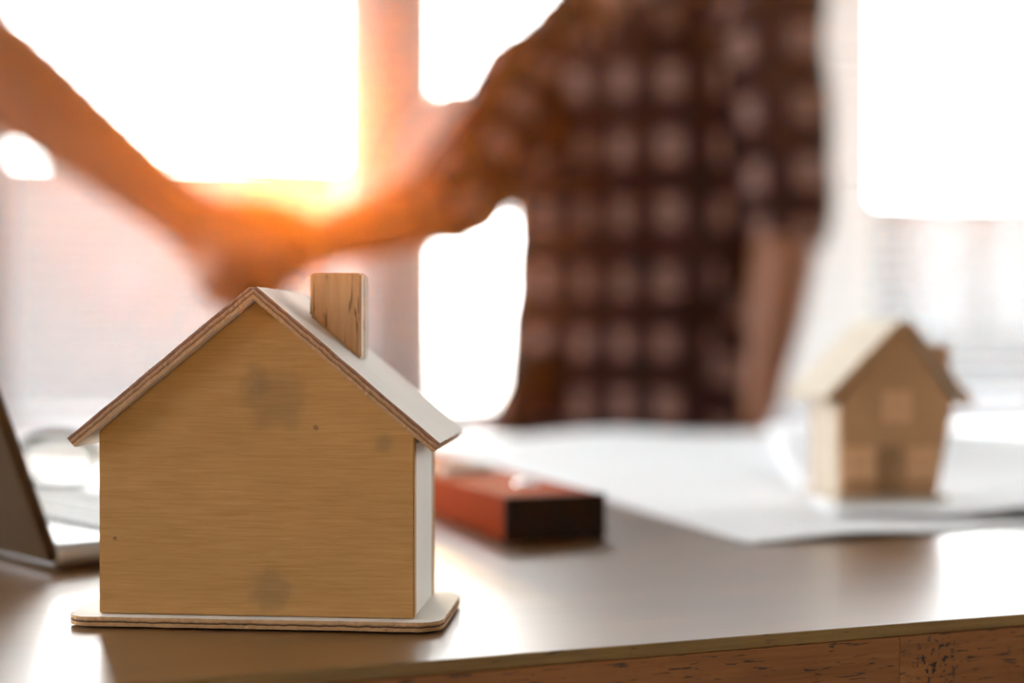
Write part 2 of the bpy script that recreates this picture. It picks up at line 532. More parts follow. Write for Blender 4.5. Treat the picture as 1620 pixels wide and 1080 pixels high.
# ---- venetian blinds, slat by slat
PITCH = 0.0378
slat_mesh = {}
def slat(width):
    k = round(width, 3)
    if k not in slat_mesh:
        b = bmesh.new()
        n = 5
        top = []; bot = []
        for s in (-width / 2, width / 2):
            top.append([b.verts.new((s, -0.0175 + 0.035 * q / (n - 1), 0.0022 * math.sin(math.pi * q / (n - 1)) + 0.0006)) for q in range(n)])
            bot.append([b.verts.new((s, -0.0175 + 0.035 * q / (n - 1), 0.0022 * math.sin(math.pi * q / (n - 1)) - 0.0006)) for q in range(n)])
        for q in range(n - 1):
            b.faces.new([top[0][q], top[1][q], top[1][q + 1], top[0][q + 1]])
            b.faces.new([bot[0][q + 1], bot[1][q + 1], bot[1][q], bot[0][q]])
        for q in (0, n - 1):
            b.faces.new([top[0][q], bot[0][q], bot[1][q], top[1][q]])
        for s in (0, 1):
            b.faces.new(top[s] + bot[s][::-1])
        bmesh.ops.recalc_face_normals(b, faces=b.faces[:])
        me = bpy.data.meshes.new('slat'); b.to_mesh(me); b.free()
        me.materials.append(M_slat)
        slat_mesh[k] = me
    return slat_mesh[k]
mid1 = u_at(643, WV)
blind_spans = [(UL + 0.03, u_at(-160, WV), 'white venetian blind left of the arm, beyond the left pillar'),
               (u_at(-150, WV), mid1 - 0.004, 'white venetian blind behind the handshake'),
               (mid1 + 0.012, u_at(1345, WV) - 0.004, 'white venetian blind behind the man in the checked shirt'),
               (u_at(1345, WV) + 0.004, e[5] + 1.34, 'white venetian blind behind the small house on the right'),
               (e[5] + 1.35, UR - 0.03, 'white venetian blind farthest right, by the side wall')]
for a, c, lab in blind_spans:
    wd = c - a
    bl = empty('venetian_blind', UV((a + c) / 2, WV, SILL + 0.02), PHI)
    tag(bl, lab, 'blind', 'venetian blinds across the windows')
    n = int((3.11 - SILL - 0.06) / PITCH)
    for k in range(n):
        s = bpy.data.objects.new('slat', slat(wd))
        COL.objects.link(s); s.parent = bl
        s.location = (0, 0, 0.03 + k * PITCH)
        s.rotation_euler = (R(-7), 0, 0)
    obj('bottom_rail', box_bm((-wd / 2, -0.018, 0), (wd / 2, 0.018, 0.012), 0.003, 1), M_slat, bl)
    obj('head_rail', box_bm((-wd / 2, -0.022, 0.03 + n * PITCH), (wd / 2, 0.022, 0.07 + n * PITCH), 0.003, 1), M_slat, bl)
    for s in (-0.38, 0, 0.38):
        for q in (-0.0185, 0.0185):
            obj('ladder_cord', box_bm((s * wd - 0.0008, q - 0.0008, 0.01), (s * wd + 0.0008, q + 0.0008, 0.04 + n * PITCH)), M_slat, bl)

# ---- narrow sheer curtain, added in place of a pale pillar, behind the blinds
def cloth_mat():
    m = bpy.data.materials.new('sheer_cloth'); m.use_nodes = True
    n = m.node_tree; n.nodes.clear()
    o_ = n.nodes.new('ShaderNodeOutputMaterial')
    d = n.nodes.new('ShaderNodeBsdfDiffuse'); d.inputs[0].default_value = (0.7, 0.7, 0.7, 1)
    t = n.nodes.new('ShaderNodeBsdfTranslucent'); t.inputs[0].default_value = (0.20, 0.20, 0.20, 1)
    mx = n.nodes.new('ShaderNodeMixShader'); mx.inputs[0].default_value = 0.5
    n.links.new(d.outputs[0], mx.inputs[1]); n.links.new(t.outputs[0], mx.inputs[2])
    n.links.new(mx.outputs[0], o_.inputs['Surface'])
    return m
def sheer(u0, u1, lab):
    b = bmesh.new()
    n = 60
    w_ = u1 - u0
    lo = []; hi = []
    for k in range(n + 1):
        x = w_ * k / n - w_ / 2
        y = 0.010 * math.sin(k / n * 2 * math.pi * 7) + 0.003 * math.sin(k * 1.7)
        lo.append(b.verts.new((x, y, 0))); hi.append(b.verts.new((x * 0.97, y, 2.38)))
    for k in range(n): b.faces.new([lo[k], lo[k + 1], hi[k + 1], hi[k]])
    r = empty('curtain', UV((u0 + u1) / 2, IN_V - 0.012, SILL + 0.005), PHI)
    tag(r, lab, 'curtain')
    obj('cloth', b, cloth_mat(), r, True)
    b = bmesh.new(); loft(b, [(-w_ / 2 - .02, 0, 2.385), (w_ / 2 + .02, 0, 2.385)], [0.006, 0.006], (0, 1, 0), 10)
    obj('curtain_rod', b, M_frame, r, True)
sheer(u_at(1225, WV), u_at(1402, WV), 'pale sheer curtain strip behind the blinds, right of the man in the checked shirt')

# ---- pale building across the street
M_render = plain('pale_render', (0.062, 0.0625, 0.0625), 0.9, noise_amt=0.04, nscale=0.4)
M_bwin = plain('far_window_glass', (0.043, 0.044, 0.046), 0.3)
def far_building(px0, px1, ytop, d, lab, rz):
    x0 = (px0 - CX) / FPX * d; x1 = (px1 - CX) / FPX * d
    zt = EYE.z + (HY - ytop) / FPX * d
    zb = -9.0
    r = empty('building', ((x0 + x1) / 2, d, zb), rz)
    tag(r, lab, 'building', 'pale buildings across the street')
    wd = (x1 - x0)
    obj('facade', box_bm((-wd / 2, 0, 0), (wd / 2, 8, zt - zb), 0.02, 1), M_render, r)
    obj('parapet', box_bm((-wd / 2 - .15, -.15, zt - zb), (wd / 2 + .15, 8.1, zt - zb + 0.25), 0.03, 1), M_render, r)
    nx = max(2, int(wd / 3.2))
    z = 1.2
    while z + 2.0 < zt - zb:
        for k in range(nx):
            xc = -wd / 2 + wd * (k + 0.5) / nx
            wf = obj('window', box_bm((xc - .6, -.05, z), (xc + .6, 0.02, z + 1.4), 0.02, 1), M_render, r)
            obj('pane', box_bm((xc - .5, -.06, z + .1), (xc + .5, -.045, z + 1.3)), M_bwin, wf)
        z += 3.1
far_building(-900, 560, 268, 34, 'long pale building across the street behind the handshake', R(6))
far_building(1240, 2300, 333, 38, 'long pale building across the street at the right window', R(4))

# ================================================================== THE TABLE
M_top = wood('varnished_table_top', (0.095, 0.040, 0.006), (0.175, 0.075, 0.012), (6, 90, 90), rough=0.40, spec=0.8,
             bump=0.35, coat=0.8, bdist=0.00035, blotch=0.15,
             pores=dict(scale=(60, 900, 900), t=0.64, col=(0.10, 0.05, 0.025), amt=0.6))
M_edge = wood('table_edge_wood', (0.17, 0.062, 0.022), (0.34, 0.135, 0.045), (14, 160, 260), rough=0.5, spec=0.3, bump=0.3,
              pores=dict(scale=(120, 650, 1000), t=0.60, col=(0.03, 0.02, 0.018), amt=0.9),
              knot=dict(pos=(0.0, 0.0, 0.0), r=0.0115), blotch=0.2)
M_edge2 = wood('table_edge_lipping', (0.15, 0.085, 0.03), (0.30, 0.18, 0.06), (12, 200, 300), rough=0.45, spec=0.35, bump=0.2,
               pores=dict(scale=(110, 700, 900), t=0.64, col=(0.04, 0.03, 0.02), amt=0.8), blotch=0.2)
TU0, TU1, TV1, TT = -1.15, 1.25, 0.855, 0.038
table = empty('table', UV(0.0, 0, 0), PHI)
tag(table, 'varnished brown wooden table in front of the windows, under everything', 'table')
LIP = 0.0042
o = obj('tabletop', box_bm((TU0, 0.0, TZ - LIP), (TU1, TV1, TZ), 0.0008, 3), [M_top, M_edge2], table)
for p in o.data.polygons:
    p.material_index = 0 if p.normal.z > 0.8 else 1
obj('core', box_bm((TU0 + .001, 0.0125, TZ - TT), (TU1 - .001, TV1 - .001, TZ - LIP - 0.0001)), M_edge, table)
ub = u_at(1424, 0.0)
kx, kz = u_at(1482, 0.0), None
kd = (UV(kx, 0)).y
kz = EYE.z + (HY - 1046) / FPX * kd
cuts = [TU0, -0.62, -0.20, ub, ub + 0.38, 1.0, TU1]
for i in range(len(cuts) - 1):
    a, c = cuts[i] + 0.00004, cuts[i + 1] - 0.00004
    ox = kx if i == 3 else (a + c) / 2 - 0.07
    oz = kz if i == 3 else TZ - 0.02 + 0.1 * 0
    if i != 3: oz = TZ - 0.05 - 0.13 * i
    b = box_bm((a - ox, 0, TZ - TT - oz), (c - ox, 0.0121, TZ - LIP - 0.0001 - oz), 0.00012, 1)
    # shift texture space by giving each board its own origin
    obj('edge_board', b, M_edge, table, loc=(ox, 0.0, oz))
for lx, ly in ((TU0 + .08, .07), (TU1 - .08, .07), (TU0 + .08, TV1 - .06), (TU1 - .08, TV1 - .06)):
    obj('leg', box_bm((lx - .03, ly - .03, 0), (lx + .03, ly + .03, TZ - TT), 0.003, 1), M_edge, table)
obj('apron', box_bm((TU0 + .11, .06, TZ - TT - .08), (TU1 - .11, .08, TZ - TT), 0.002, 1), M_edge, table)
obj('apron', box_bm((TU0 + .11, TV1 - .07, TZ - TT - .08), (TU1 - .11, TV1 - .05, TZ - TT), 0.002, 1), M_edge, table)

# ================================================================== WOODEN HOUSE IN FRONT
G = 0.0002
def house_mats(tagname, dark, light, stains=()):
    face = wood('birch_face_' + tagname, dark, light, (55, 1000, 1000), rough=0.62, spec=0.3, bump=0.5, stains=stains, blotch=0.10, bdist=0.00025)
    return face
smudge = (0.10, 0.085, 0.055)
HX, HY0 = 0.0010, 0.0070
M_h1 = house_mats('front', (0.385, 0.192, 0.056), (0.51, 0.270, 0.092),
    stains=[((0.006, 0, 0.070), 0.014, 0.30, smudge), ((-0.001, 0, 0.0625 + 0.013), 0.007, 0.25, smudge),
            ((0.004, 0, 0.0085), 0.0095, 0.32, smudge), ((0.019, 0, 0.0605), 0.0012, 0.7, (0.16, 0.07, 0.03)),
            ((-0.047, 0, 0.0245), 0.0009, 0.7, (0.12, 0.06, 0.03)), ((0.041, 0, 0.056), 0.004, 0.3, smudge),
            ((-0.034, 0, 0.049), 0.006, 0.25, (0.42, 0.19, 0.05))])
M_side_lit = house_mats('side', (0.66, 0.61, 0.55), (0.76, 0.71, 0.64))  # paler birch copy; window light on sides and roof put into the colour
M_plyR = ply_edge('roof_ply_edge', 'Z', 0.004, [(0.0, (0.42, 0.24, 0.12)), (0.28, (0.48, 0.29, 0.16)), (0.36, (0.18, 0.09, 0.045)),
                  (0.52, (0.40, 0.22, 0.12)), (0.66, (0.46, 0.27, 0.16)), (0.72, (0.17, 0.085, 0.05)), (0.86, (0.30, 0.15, 0.10)), (1.0, (0.46, 0.27, 0.19))])
M_plyB = ply_edge('base_ply_edge', 'Z', 0.003, [(0.0, (0.42, 0.24, 0.11)), (0.36, (0.46, 0.26, 0.12)), (0.42, (0.05, 0.03, 0.02)),
                  (0.52, (0.09, 0.05, 0.03)), (0.58, (0.34, 0.18, 0.09)), (0.75, (0.50, 0.30, 0.15)), (1.0, (0.55, 0.34, 0.18))])
M_plyC = ply_edge('chimney_ply_edge', 'Y', 0.0126, [(0.0, (0.70, 0.60, 0.50)), (0.36, (0.72, 0.64, 0.54)), (0.42, (0.30, 0.15, 0.06)),
                  (0.52, (0.34, 0.18, 0.08)), (0.56, (0.68, 0.60, 0.50)), (0.8, (0.62, 0.54, 0.46)), (1.0, (0.6, 0.5, 0.42))])
M_chim = wood('chimney_pine', (0.44, 0.23, 0.10), (0.66, 0.38, 0.19), (320, 320, 22), rough=0.6, spec=0.3, bump=0.3,
              pores=dict(scale=(700, 500, 45), t=0.60, col=(0.10, 0.045, 0.02), amt=0.85))
M_dark = plain('shadowed_groove', (0.05, 0.03, 0.02), 0.9)  # plain dark brown, used on the small house feet

def roof_panel(root, sx, apex_z, slope, length, y0, y1, thick, mf, me, name='roof_panel', overlap=0.0):
    """panel lying on one slope; local z is the outward normal, local x runs down the slope"""
    b = box_bm((-overlap, y0, -thick / 2), (length, y1, thick / 2), 0.0)
    es = [e_ for e_ in b.edges if e_.calc_length() > 0.02]
    bmesh.ops.subdivide_edges(b, edges=es, cuts=14, use_grid_fill=True)
    for v in b.verts:
        if v.co.x > length - 1e-5 or v.co.x < -overlap + 1e-5 or v.co.y < y0 + 1e-5:
            v.co += Vector(noise.noise_vector(v.co * 230)) * 0.00022
    bmesh.ops.recalc_face_normals(b, faces=b.faces[:])
    o = obj(name, b, [mf, me], root)
    o.location = (0, 0, apex_z)
    if sx > 0: o.rotation_euler = (0, slope, 0)
    else:
        # mirror: turn round the vertical first so x still runs down the slope
        o.rotation_euler = (0, slope, math.pi)
        for v in o.data.vertices: v.co.y = -v.co.y
        o.data.flip_normals()
    slot_by_axis(o, 2)
    return o

hd = 0.4555
h1 = empty('wooden_house', (P(407, 530, hd).x, hd, TZ + 0.0008), R(-5.2))
tag(h1, 'plain plywood toy house with chimney in sharp focus at the table edge', 'toy house')
BT = 0.003
# base plate with rounded corners
def plate(x0, x1, y0, y1, r, z0, z1):
    pts = []
    for cx, cy, a0 in ((x1 - r, y0 + r, -90), (x1 - r, y1 - r, 0), (x0 + r, y1 - r, 90), (x0 + r, y0 + r, 180)):
        for k in range(7):
            a = R(a0 + 90 * k / 6)
            pts.append((cx + r * math.cos(a), cy + r * math.sin(a)))
    zc = (z0 + z1) / 2
    b = prism_bm([(x, y) for x, y in pts], z0 - zc, z1 - zc, plane='xy')
    return b, zc
b, zc = plate(-0.0626, 0.0600, -0.0048, 0.0500, 0.008, 0, BT)
es = [e_ for e_ in b.edges if abs(e_.verts[0].co.z - e_.verts[1].co.z) < 1e-6 and e_.calc_length() > 0.02]
bmesh.ops.subdivide_edges(b, edges=es, cuts=40)
for v in b.verts:
    v.co += Vector(noise.noise_vector(v.co * 400)) * 0.00014
bmesh.ops.recalc_face_normals(b, faces=b.faces[:])
o = obj('base_plate', b, [M_side_lit, M_plyB], h1, loc=(0, 0, zc))
slot_by_axis(o, 2)
for fx in (-0.050, 0.047):
    for fy in (0.008, 0.040):
        obj('foot', box_bm((fx - .003, fy - .003, -0.0008), (fx + .003, fy + .003, 0.0)), M_dark, h1)
# walls
WL, WR, EH = -0.0523, 0.0508, 0.0618
AP = 0.1044                       # top of the gable, under the roof
SL = math.atan2(AP - EH, 0.0507)
gab = [(WL, BT + 0.0002), (WR, BT + 0.0002), (WR, EH), (0, AP), (WL, AP + WL * (math.tan(SL) - 0.031))]
def gable(y0, y1, mats):
    b = prism_bm([(x, z - BT) for x, z in gab], y0 - y0, y1 - y0, 0.00035)
    o = obj('gable_wall', b, mats, h1, loc=(0, y0, BT))
    return o
gable(0.0, 0.0045, M_h1)
gable(0.0405, 0.045, M_h1)
for sx in (-1, 1):
    x = WR if sx > 0 else WL
    xo = x - sx * 0.0002; xi = x - sx * 0.0045
    obj('side_wall', box_bm((min(xo, xi), 0.0047, BT + 0.0002), (max(xo, xi), 0.0403, EH - 0.0032), 0.0003, 1), M_side_lit, h1)
RT = 0.0038
ax = AP + RT / 2 / math.cos(SL) + 0.0002
for sx in (-1, 1):
    roof_panel(h1, sx, ax, SL if sx > 0 else math.atan(math.tan(SL) - 0.031), 0.0585 / math.cos(SL) + (0.0005 if sx < 0 else 0.0), -0.0048, 0.0575, RT, M_side_lit, M_plyR)
# chimney block, cut to the slope underneath
cx0, cx1, cy0, cy1, ct = 0.0120, 0.0294, 0.0215, 0.0341, 0.1140
tanS = math.tan(SL)
def roof_z(x): return ax + RT / 2 / math.cos(SL) - x * tanS
b = prism_bm([(cx0, roof_z(cx0) + .0001), (cx1, roof_z(cx1) + .0001), (cx1, ct), (cx0, ct)], cy0 - (cy0 + cy1) / 2, cy1 - (cy0 + cy1) / 2, 0.0007)
o = obj('chimney', b, [M_chim, M_plyC], h1, loc=(0, (cy0 + cy1) / 2, 0))
slot_by_axis(o, 1, 0.75)

# ================================================================== SMALL WOODEN HOUSE BEHIND
M_h2 = wood('birch_face_far', (0.40, 0.215, 0.10), (0.50, 0.285, 0.14), (30, 500, 500), rough=0.6, spec=0.3, bump=0.2)
M_h2roof = wood('roof_wood_far', (0.44, 0.37, 0.28), (0.54, 0.46, 0.36), (300, 30, 300), rough=0.6, spec=0.3, bump=0.2)
M_pane2 = wood('window_inlay_far', (0.66, 0.36, 0.18), (0.78, 0.46, 0.25), (30, 300, 300), rough=0.4, spec=0.5, bump=0.1)  # lighter wood; light through the window holes put into the colour
M_door2 = wood('door_inlay_far', (0.24, 0.13, 0.06), (0.30, 0.17, 0.08), (300, 300, 30), rough=0.6, spec=0.3, bump=0.1)  # darker wood; shade of the door recess put into the colour
PZ = TZ + 0.0046
d2 = 0.765
pb = P(1325, 785, d2)
h2 = empty('wooden_house', (P(1404, 530, d2).x, d2, PZ), R(8.5))
tag(h2, 'blurred wooden toy house with window inlays standing on the white papers', 'toy house')
s2 = d2 / FPX
def q2(px, py): return ((px - 1404) * s2, (795 - py) * s2)
gab2 = [q2(1327, 795), q2(1488, 795), q2(1509, 655), q2(1512, 628), q2(1432, 510), q2(1322, 630)]
gab2 = [(q2(1328, 795)[0], 0.0032), (q2(1487, 795)[0], 0.0032), q2(1516, 640), q2(1430, 516), q2(1325, 634)]
b = prism_bm(gab2, 0, 0.004, 0.0003); obj('gable_wall', b, M_h2, h2)
b = prism_bm(gab2, 0.040, 0.044, 0.0003); obj('gable_wall', b, M_h2, h2)
def strip(name, p0, p1, y0, y1, th, m, out=1, parent=h2):
    """board standing on the line p0-p1 (x,z), th thick to the inside"""
    d = Vector((p1[0] - p0[0], p1[1] - p0[1])).normalized()
    n_ = Vector((-d.y, d.x)) * th * out
    poly = [p0, p1, (p1[0] + n_.x, p1[1] + n_.y), (p0[0] + n_.x, p0[1] + n_.y)]
    return obj(name, prism_bm(poly, y0, y1, 0.0002), m, parent)
l0, r0, rE, apx, lE = gab2
strip('side_wall', l0, (lE[0] , lE[1] - 0.002), 0.0042, 0.0398, 0.004, M_h2roof, -1)
strip('side_wall', r0, (rE[0], rE[1] - 0.002), 0.0042, 0.0398, 0.004, M_h2roof, 1)
apO = (apx[0], apx[1] + 0.0004)
lO = (q2(1303, 645)[0], q2(1303, 645)[1] + 0.002)
rO = (q2(1536, 652)[0], q2(1536, 652)[1] + 0.002)
o1 = strip('roof_panel', apO, lO, -0.004, 0.058, 0.004, M_h2roof, -1)
o2 = strip('roof_panel', apO, rO, -0.004, 0.058, 0.004, M_h2roof, 1)
for oo in (o1, o2):
    oo.data.materials.append(M_h2)
    for p in oo.data.polygons: p.material_index = 1 if abs(p.normal.y) > 0.7 else 0
obj('base_plate', box_bm((l0[0] - .004, -0.006, 0), (r0[0] + .004, 0.05, 0.003), 0.0008, 2), M_h2roof, h2)
ce = q2(1478, 546); cf = q2(1518, 546)
def line_z(x):
    t = (x - apx[0]) / (rE[0] - apx[0]); return apx[1] + 0.0045 + (rO[1] - apO[1]) / (rO[0] - apO[0]) * (x - apx[0])
obj('chimney', prism_bm([(ce[0], line_z(ce[0]) + .0002), (cf[0], line_z(cf[0]) + .0002), (cf[0], cf[1]), (ce[0], ce[1])], 0.006, 0.022, 0.0005), M_h2, h2)
for (wx, wy) in ((1418, 645), (1357, 733), (1461, 735)):
    cxx, czz = q2(wx, wy)
    wf = obj('window', box_bm((cxx - .0088, -0.0012, czz - .0092), (cxx + .0088, -0.0001, czz + .0092), 0.0004, 1), M_h2, h2)
    for ix in (-1, 1):
        for iz in (-1, 1):
            obj('pane', box_bm((cxx + ix * .0042 - .0034, -0.0019, czz + iz * .0044 - .0036), (cxx + ix * .0042 + .0034, -0.0012, czz + iz * .0044 + .0036), 0.0005, 2), M_pane2, wf)
cxx, _ = q2(1408, 740)
dr = obj('door', box_bm((cxx - .0068, -0.0013, 0.0034), (cxx + .0068, -0.0001, 0.030), 0.0004, 1), M_door2, h2)
b = bmesh.new(); ball(b, (cxx + .0045, -0.0019, 0.016), (.0008, .0008, .0008)); obj('door_knob', b, M_pane2, dr, True)

# ================================================================== PAPERS
M_paper = plain('white_paper', (0.86, 0.86, 0.87), 0.75, noise_amt=0.015, nscale=8, spec=0.3)
def sheet(name, origin, ang, w_, l_, hfun, m, lab, n=60, thick=0.0006, group=None):
    b = bmesh.new()
    grid = [[b.verts.new((w_ * i / n, l_ * j / n, hfun(w_ * i / n, l_ * j / n))) for i in range(n + 1)] for j in range(n + 1)]
    for j in range(n):
        for i in range(n):
            b.faces.new([grid[j][i], grid[j][i + 1], grid[j + 1][i + 1], grid[j + 1][i]])
    o = obj(name, b, m, None, True, loc=origin, rot=(0, 0, ang))
    s = o.modifiers.new('thick', 'SOLIDIFY'); s.thickness = thick; s.offset = 1
    tag(o, lab, 'paper', group)
    return o
def sm(a, b_, x):
    t = min(1, max(0, (x - a) / (b_ - a))); return t * t * (3 - 2 * t)
cA = T(1190, 862)
def hA(x, y):
    h = 0.0003
    h += 0.0022 * math.exp(-((x - 0.055) / 0.035) ** 2) * math.exp(-(y / 0.05) ** 2)      # lifted near edge
    h += 0.006 * sm(0.42, 0.62, y) * math.exp(-((x - 0.20) / 0.09) ** 2)
    h += 0.0015 * sm(0.0, 0.2, y) * (1 + math.sin(x * 26 + y * 5)) * 0.5
    h *= 1 - 0.95 * sm(0.05, 0.0, x) * 0.0
    return h
sheet('paper_sheet', (cA.x, cA.y, TZ + 0.0002), PHI, 0.46, 0.625, hA, M_paper, 'large white plan sheet lying flat with its corner towards the camera', thick=0.0004, group='white papers on the table')
cB = Vector((0.160, 0.722, 0))
def hB(x, y):
    h = 0.0036
    h += 0.0045 * sm(0.055, 0.11, x) * math.exp(-(y / 0.035) ** 2) * (1 - 0.6 * sm(0.13, 0.25, x))
    h += 0.026 * sm(0.15, 0.36, y) * math.exp(-((x - 0.06) / 0.13) ** 2)
    h += 0.016 * sm(0.15, 0.36, y) * sm(0.1, 0.3, x)
    return h
sheet('paper_sheet', (cB.x, cB.y, TZ + 0.0002), R(-5), 0.50, 0.36, hB, M_paper, 'upper white sheet with curled far edge, under the blurred small house', thick=0.0005, group='white papers on the table')
cC = T(20, 790)
sheet('paper_sheet', (-0.50, 0.945, TZ + 0.0002), R(10), 0.42, 0.24, lambda x, y: 0.0004 + 0.008 * sm(0.1, 0.3, y), M_paper,
      'white sheet lying behind the laptop and the front house', thick=0.0004, group='white papers on the table')

# ================================================================== ORANGE LEVEL
M_or = plain('orange_lacquer', (0.36, 0.045, 0.006), 0.7, spec=0.05, noise_amt=0.05)
M_bk = plain('black_rubber', (0.006, 0.006, 0.006), 0.6, spec=0.12, noise_amt=0.1)
M_metal = plain('steel', (0.75, 0.75, 0.76), 0.12, metal=1.0, noise_amt=0.02)
M_vial = plain('vial_liquid', (0.75, 0.72, 0.62), 0.1, noise_amt=0.02)
cl_ = T(801, 860)
lv = empty('spirit_level', (cl_.x, cl_.y, TZ), R(21))
tag(lv, 'orange bar-shaped level with a black end cap, lying behind the front house', 'level')
LW, LH, LL = 0.0495, 0.0208, 0.24
obj('body', box_bm((0.0004, 0.0042, 0.0003), (LW - 0.0004, LL, LH - 0.0003), 0.0016, 3), M_or, lv)
obj('end_cap', box_bm((0, 0, 0), (LW, 0.0040, LH), 0.0011, 3), M_bk, lv)
obj('end_cap', box_bm((0, LL + .0002, 0), (LW, LL + 0.0042, LH), 0.0011, 3), M_bk, lv)
b = bmesh.new(); loft(b, [(0.012, 0.12, LH), (0.034, 0.12, LH)], [0.0045, 0.0045], (0, 1, 0)); obj('vial', b, M_vial, lv, True)
b = bmesh.new(); ball(b, (0.030, 0.052, LH - 0.0002), (0.0060, 0.0060, 0.0024)); obj('rivet', b, M_metal, lv, True)

# ================================================================== LAPTOP
M_alu = plain('brushed_aluminium', (0.60, 0.60, 0.61), 0.38, metal=1.0, noise_amt=0.02)
M_alu_shade = plain('bronze_lid_shell', (0.060, 0.034, 0.015), 0.7, metal=0.0, spec=0.1, noise_amt=0.03)  # silver lid; shade of its backlit side put into the brown
M_key = plain('key_plastic', (0.70, 0.70, 0.71), 0.5)
M_scr = plain('dark_screen', (0.012, 0.012, 0.014), 0.1)
cL = T(84, 908)
lp = empty('laptop', (cL.x, cL.y, TZ), R(-45))
tag(lp, 'silver laptop seen from behind its tilted lid, cut by the left frame edge', 'laptop')
LWD, LDP, LB = 0.285, 0.190, 0.0115
obj('base', box_bm((-LWD, 0, 0.0015), (0, LDP, LB), 0.004, 3), M_alu, lp, True)
for fx in (-LWD + .03, -.03):
    for fy in (.03, LDP - .03):
        obj('foot', box_bm((fx - .006, fy - .006, 0), (fx + .006, fy + .006, 0.0015)), M_bk, lp)
lid_t = R(20)
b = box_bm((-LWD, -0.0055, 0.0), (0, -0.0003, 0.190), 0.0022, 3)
lid = obj('lid', b, M_alu_shade, lp, True, loc=(0, 0.004, LB - 0.006), rot=(lid_t, 0, 0))
obj('screen', box_bm((-LWD + .008, -0.0003, 0.014), (-.008, 0.0002, 0.182)), M_scr, lid)
b = bmesh.new(); loft(b, [(-LWD + .04, 0.002, LB - 0.004), (-.04, 0.002, LB - 0.004)], [0.0042, 0.0042], (0, 1, 0)); obj('hinge', b, M_bk, lp, True)
kb = obj('keyboard', box_bm((-LWD + .018, 0.030, LB), (-.018, 0.112, LB + 0.0006), 0.0002, 1), M_scr, lp)
keymesh = None
for r_ in range(4):
    for c_ in range(13):
        x = -LWD + .0215 + c_ * 0.0189; y = 0.033 + r_ * 0.0192
        if keymesh is None:
            k = obj('key', box_bm((0, 0, 0), (0.0165, 0.0165, 0.0012), 0.0004, 1), M_key, kb, loc=(x, y, LB + 0.0006)); keymesh = k.data
        else:
            k = bpy.data.objects.new('key', keymesh); COL.objects.link(k); k.parent = kb; k.location = (x, y, LB + 0.0006)
obj('trackpad', box_bm((-LWD / 2 - .05, 0.120, LB), (-LWD / 2 + .05, 0.182, LB + 0.0004), 0.0002, 1), M_key, lp)

# ================================================================== EYEGLASSES
M_gl = plain('black_acetate', (0.012, 0.014, 0.014), 0.2)
dg_ = 0.765
gx = P(92, 740, dg_).x
eg = empty('eyeglasses', (gx, dg_, TZ + 0.0128), R(-14))
tag(eg, 'black thin-framed eyeglasses lying on the open laptop, left of the front house', 'eyeglasses')
def rim(cx, sgn):
    b = bmesh.new()
    pts = []
    n = 28
    ring_v = []
    for k in range(n):
        a = 2 * math.pi * k / n
        x = 0.0225 * abs(math.cos(a)) ** 0.8 * (1 if math.cos(a) >= 0 else -1)
        z = 0.0135 * abs(math.sin(a)) ** 0.8 * (1 if math.sin(a) >= 0 else -1)
        c = Vector((cx + x, 0, 0.0145 + z))
        nrm = Vector((math.cos(a), 0, math.sin(a)))
        ring_v.append([b.verts.new(c + nrm * 0.0020 * math.cos(q) + Vector((0, 1, 0)) * 0.0018 * math.sin(q)) for q in [2 * math.pi * j / 6 for j in range(6)]])
    for k in range(n):
        for j in range(6):
            b.faces.new([ring_v[k][j], ring_v[(k + 1) % n][j], ring_v[(k + 1) % n][(j + 1) % 6], ring_v[k][(j + 1) % 6]])
    bmesh.ops.recalc_face_normals(b, faces=b.faces[:])
    return b
for cx in (0.0, 0.063):
    rm = obj('rim', rim(cx, 1), M_gl, eg, True)
    b = bmesh.new()
    c0 = [b.verts.new((cx + 0.0215 * math.cos(2 * math.pi * k / 24), -0.0005, 0.0145 + 0.0130 * math.sin(2 * math.pi * k / 24))) for k in range(24)]
    c1 = [b.verts.new((v.co.x, 0.0005, v.co.z)) for v in c0]
    b.faces.new(c0); b.faces.new(c1[::-1])
    for k in range(24): b.faces.new([c0[(k + 1) % 24], c0[k], c1[k], c1[(k + 1) % 24]])
    obj('lens', b, M_glass, rm)
b = bmesh.new(); loft(b, [(0.0225, 0, 0.018), (0.0315, -0.002, 0.0205), (0.0405, 0, 0.018)], [0.0013] * 3, (0, 1, 0), 8); obj('bridge', b, M_gl, eg, True)
for cx, s in ((-0.0235, -1), (0.0865, 1)):
    b = bmesh.new()
    loft(b, [(cx, 0, 0.021), (cx + s * .002, 0.01, 0.0205), (cx + s * .003, 0.09, 0.012), (cx, 0.125, 0.0018)], [(0.0012, 0.0022), (0.0010, 0.0022), (0.0010, 0.002), (0.0013, 0.0018)], (1, 0, 0), 8)
    obj('temple', b, M_gl, eg, True)

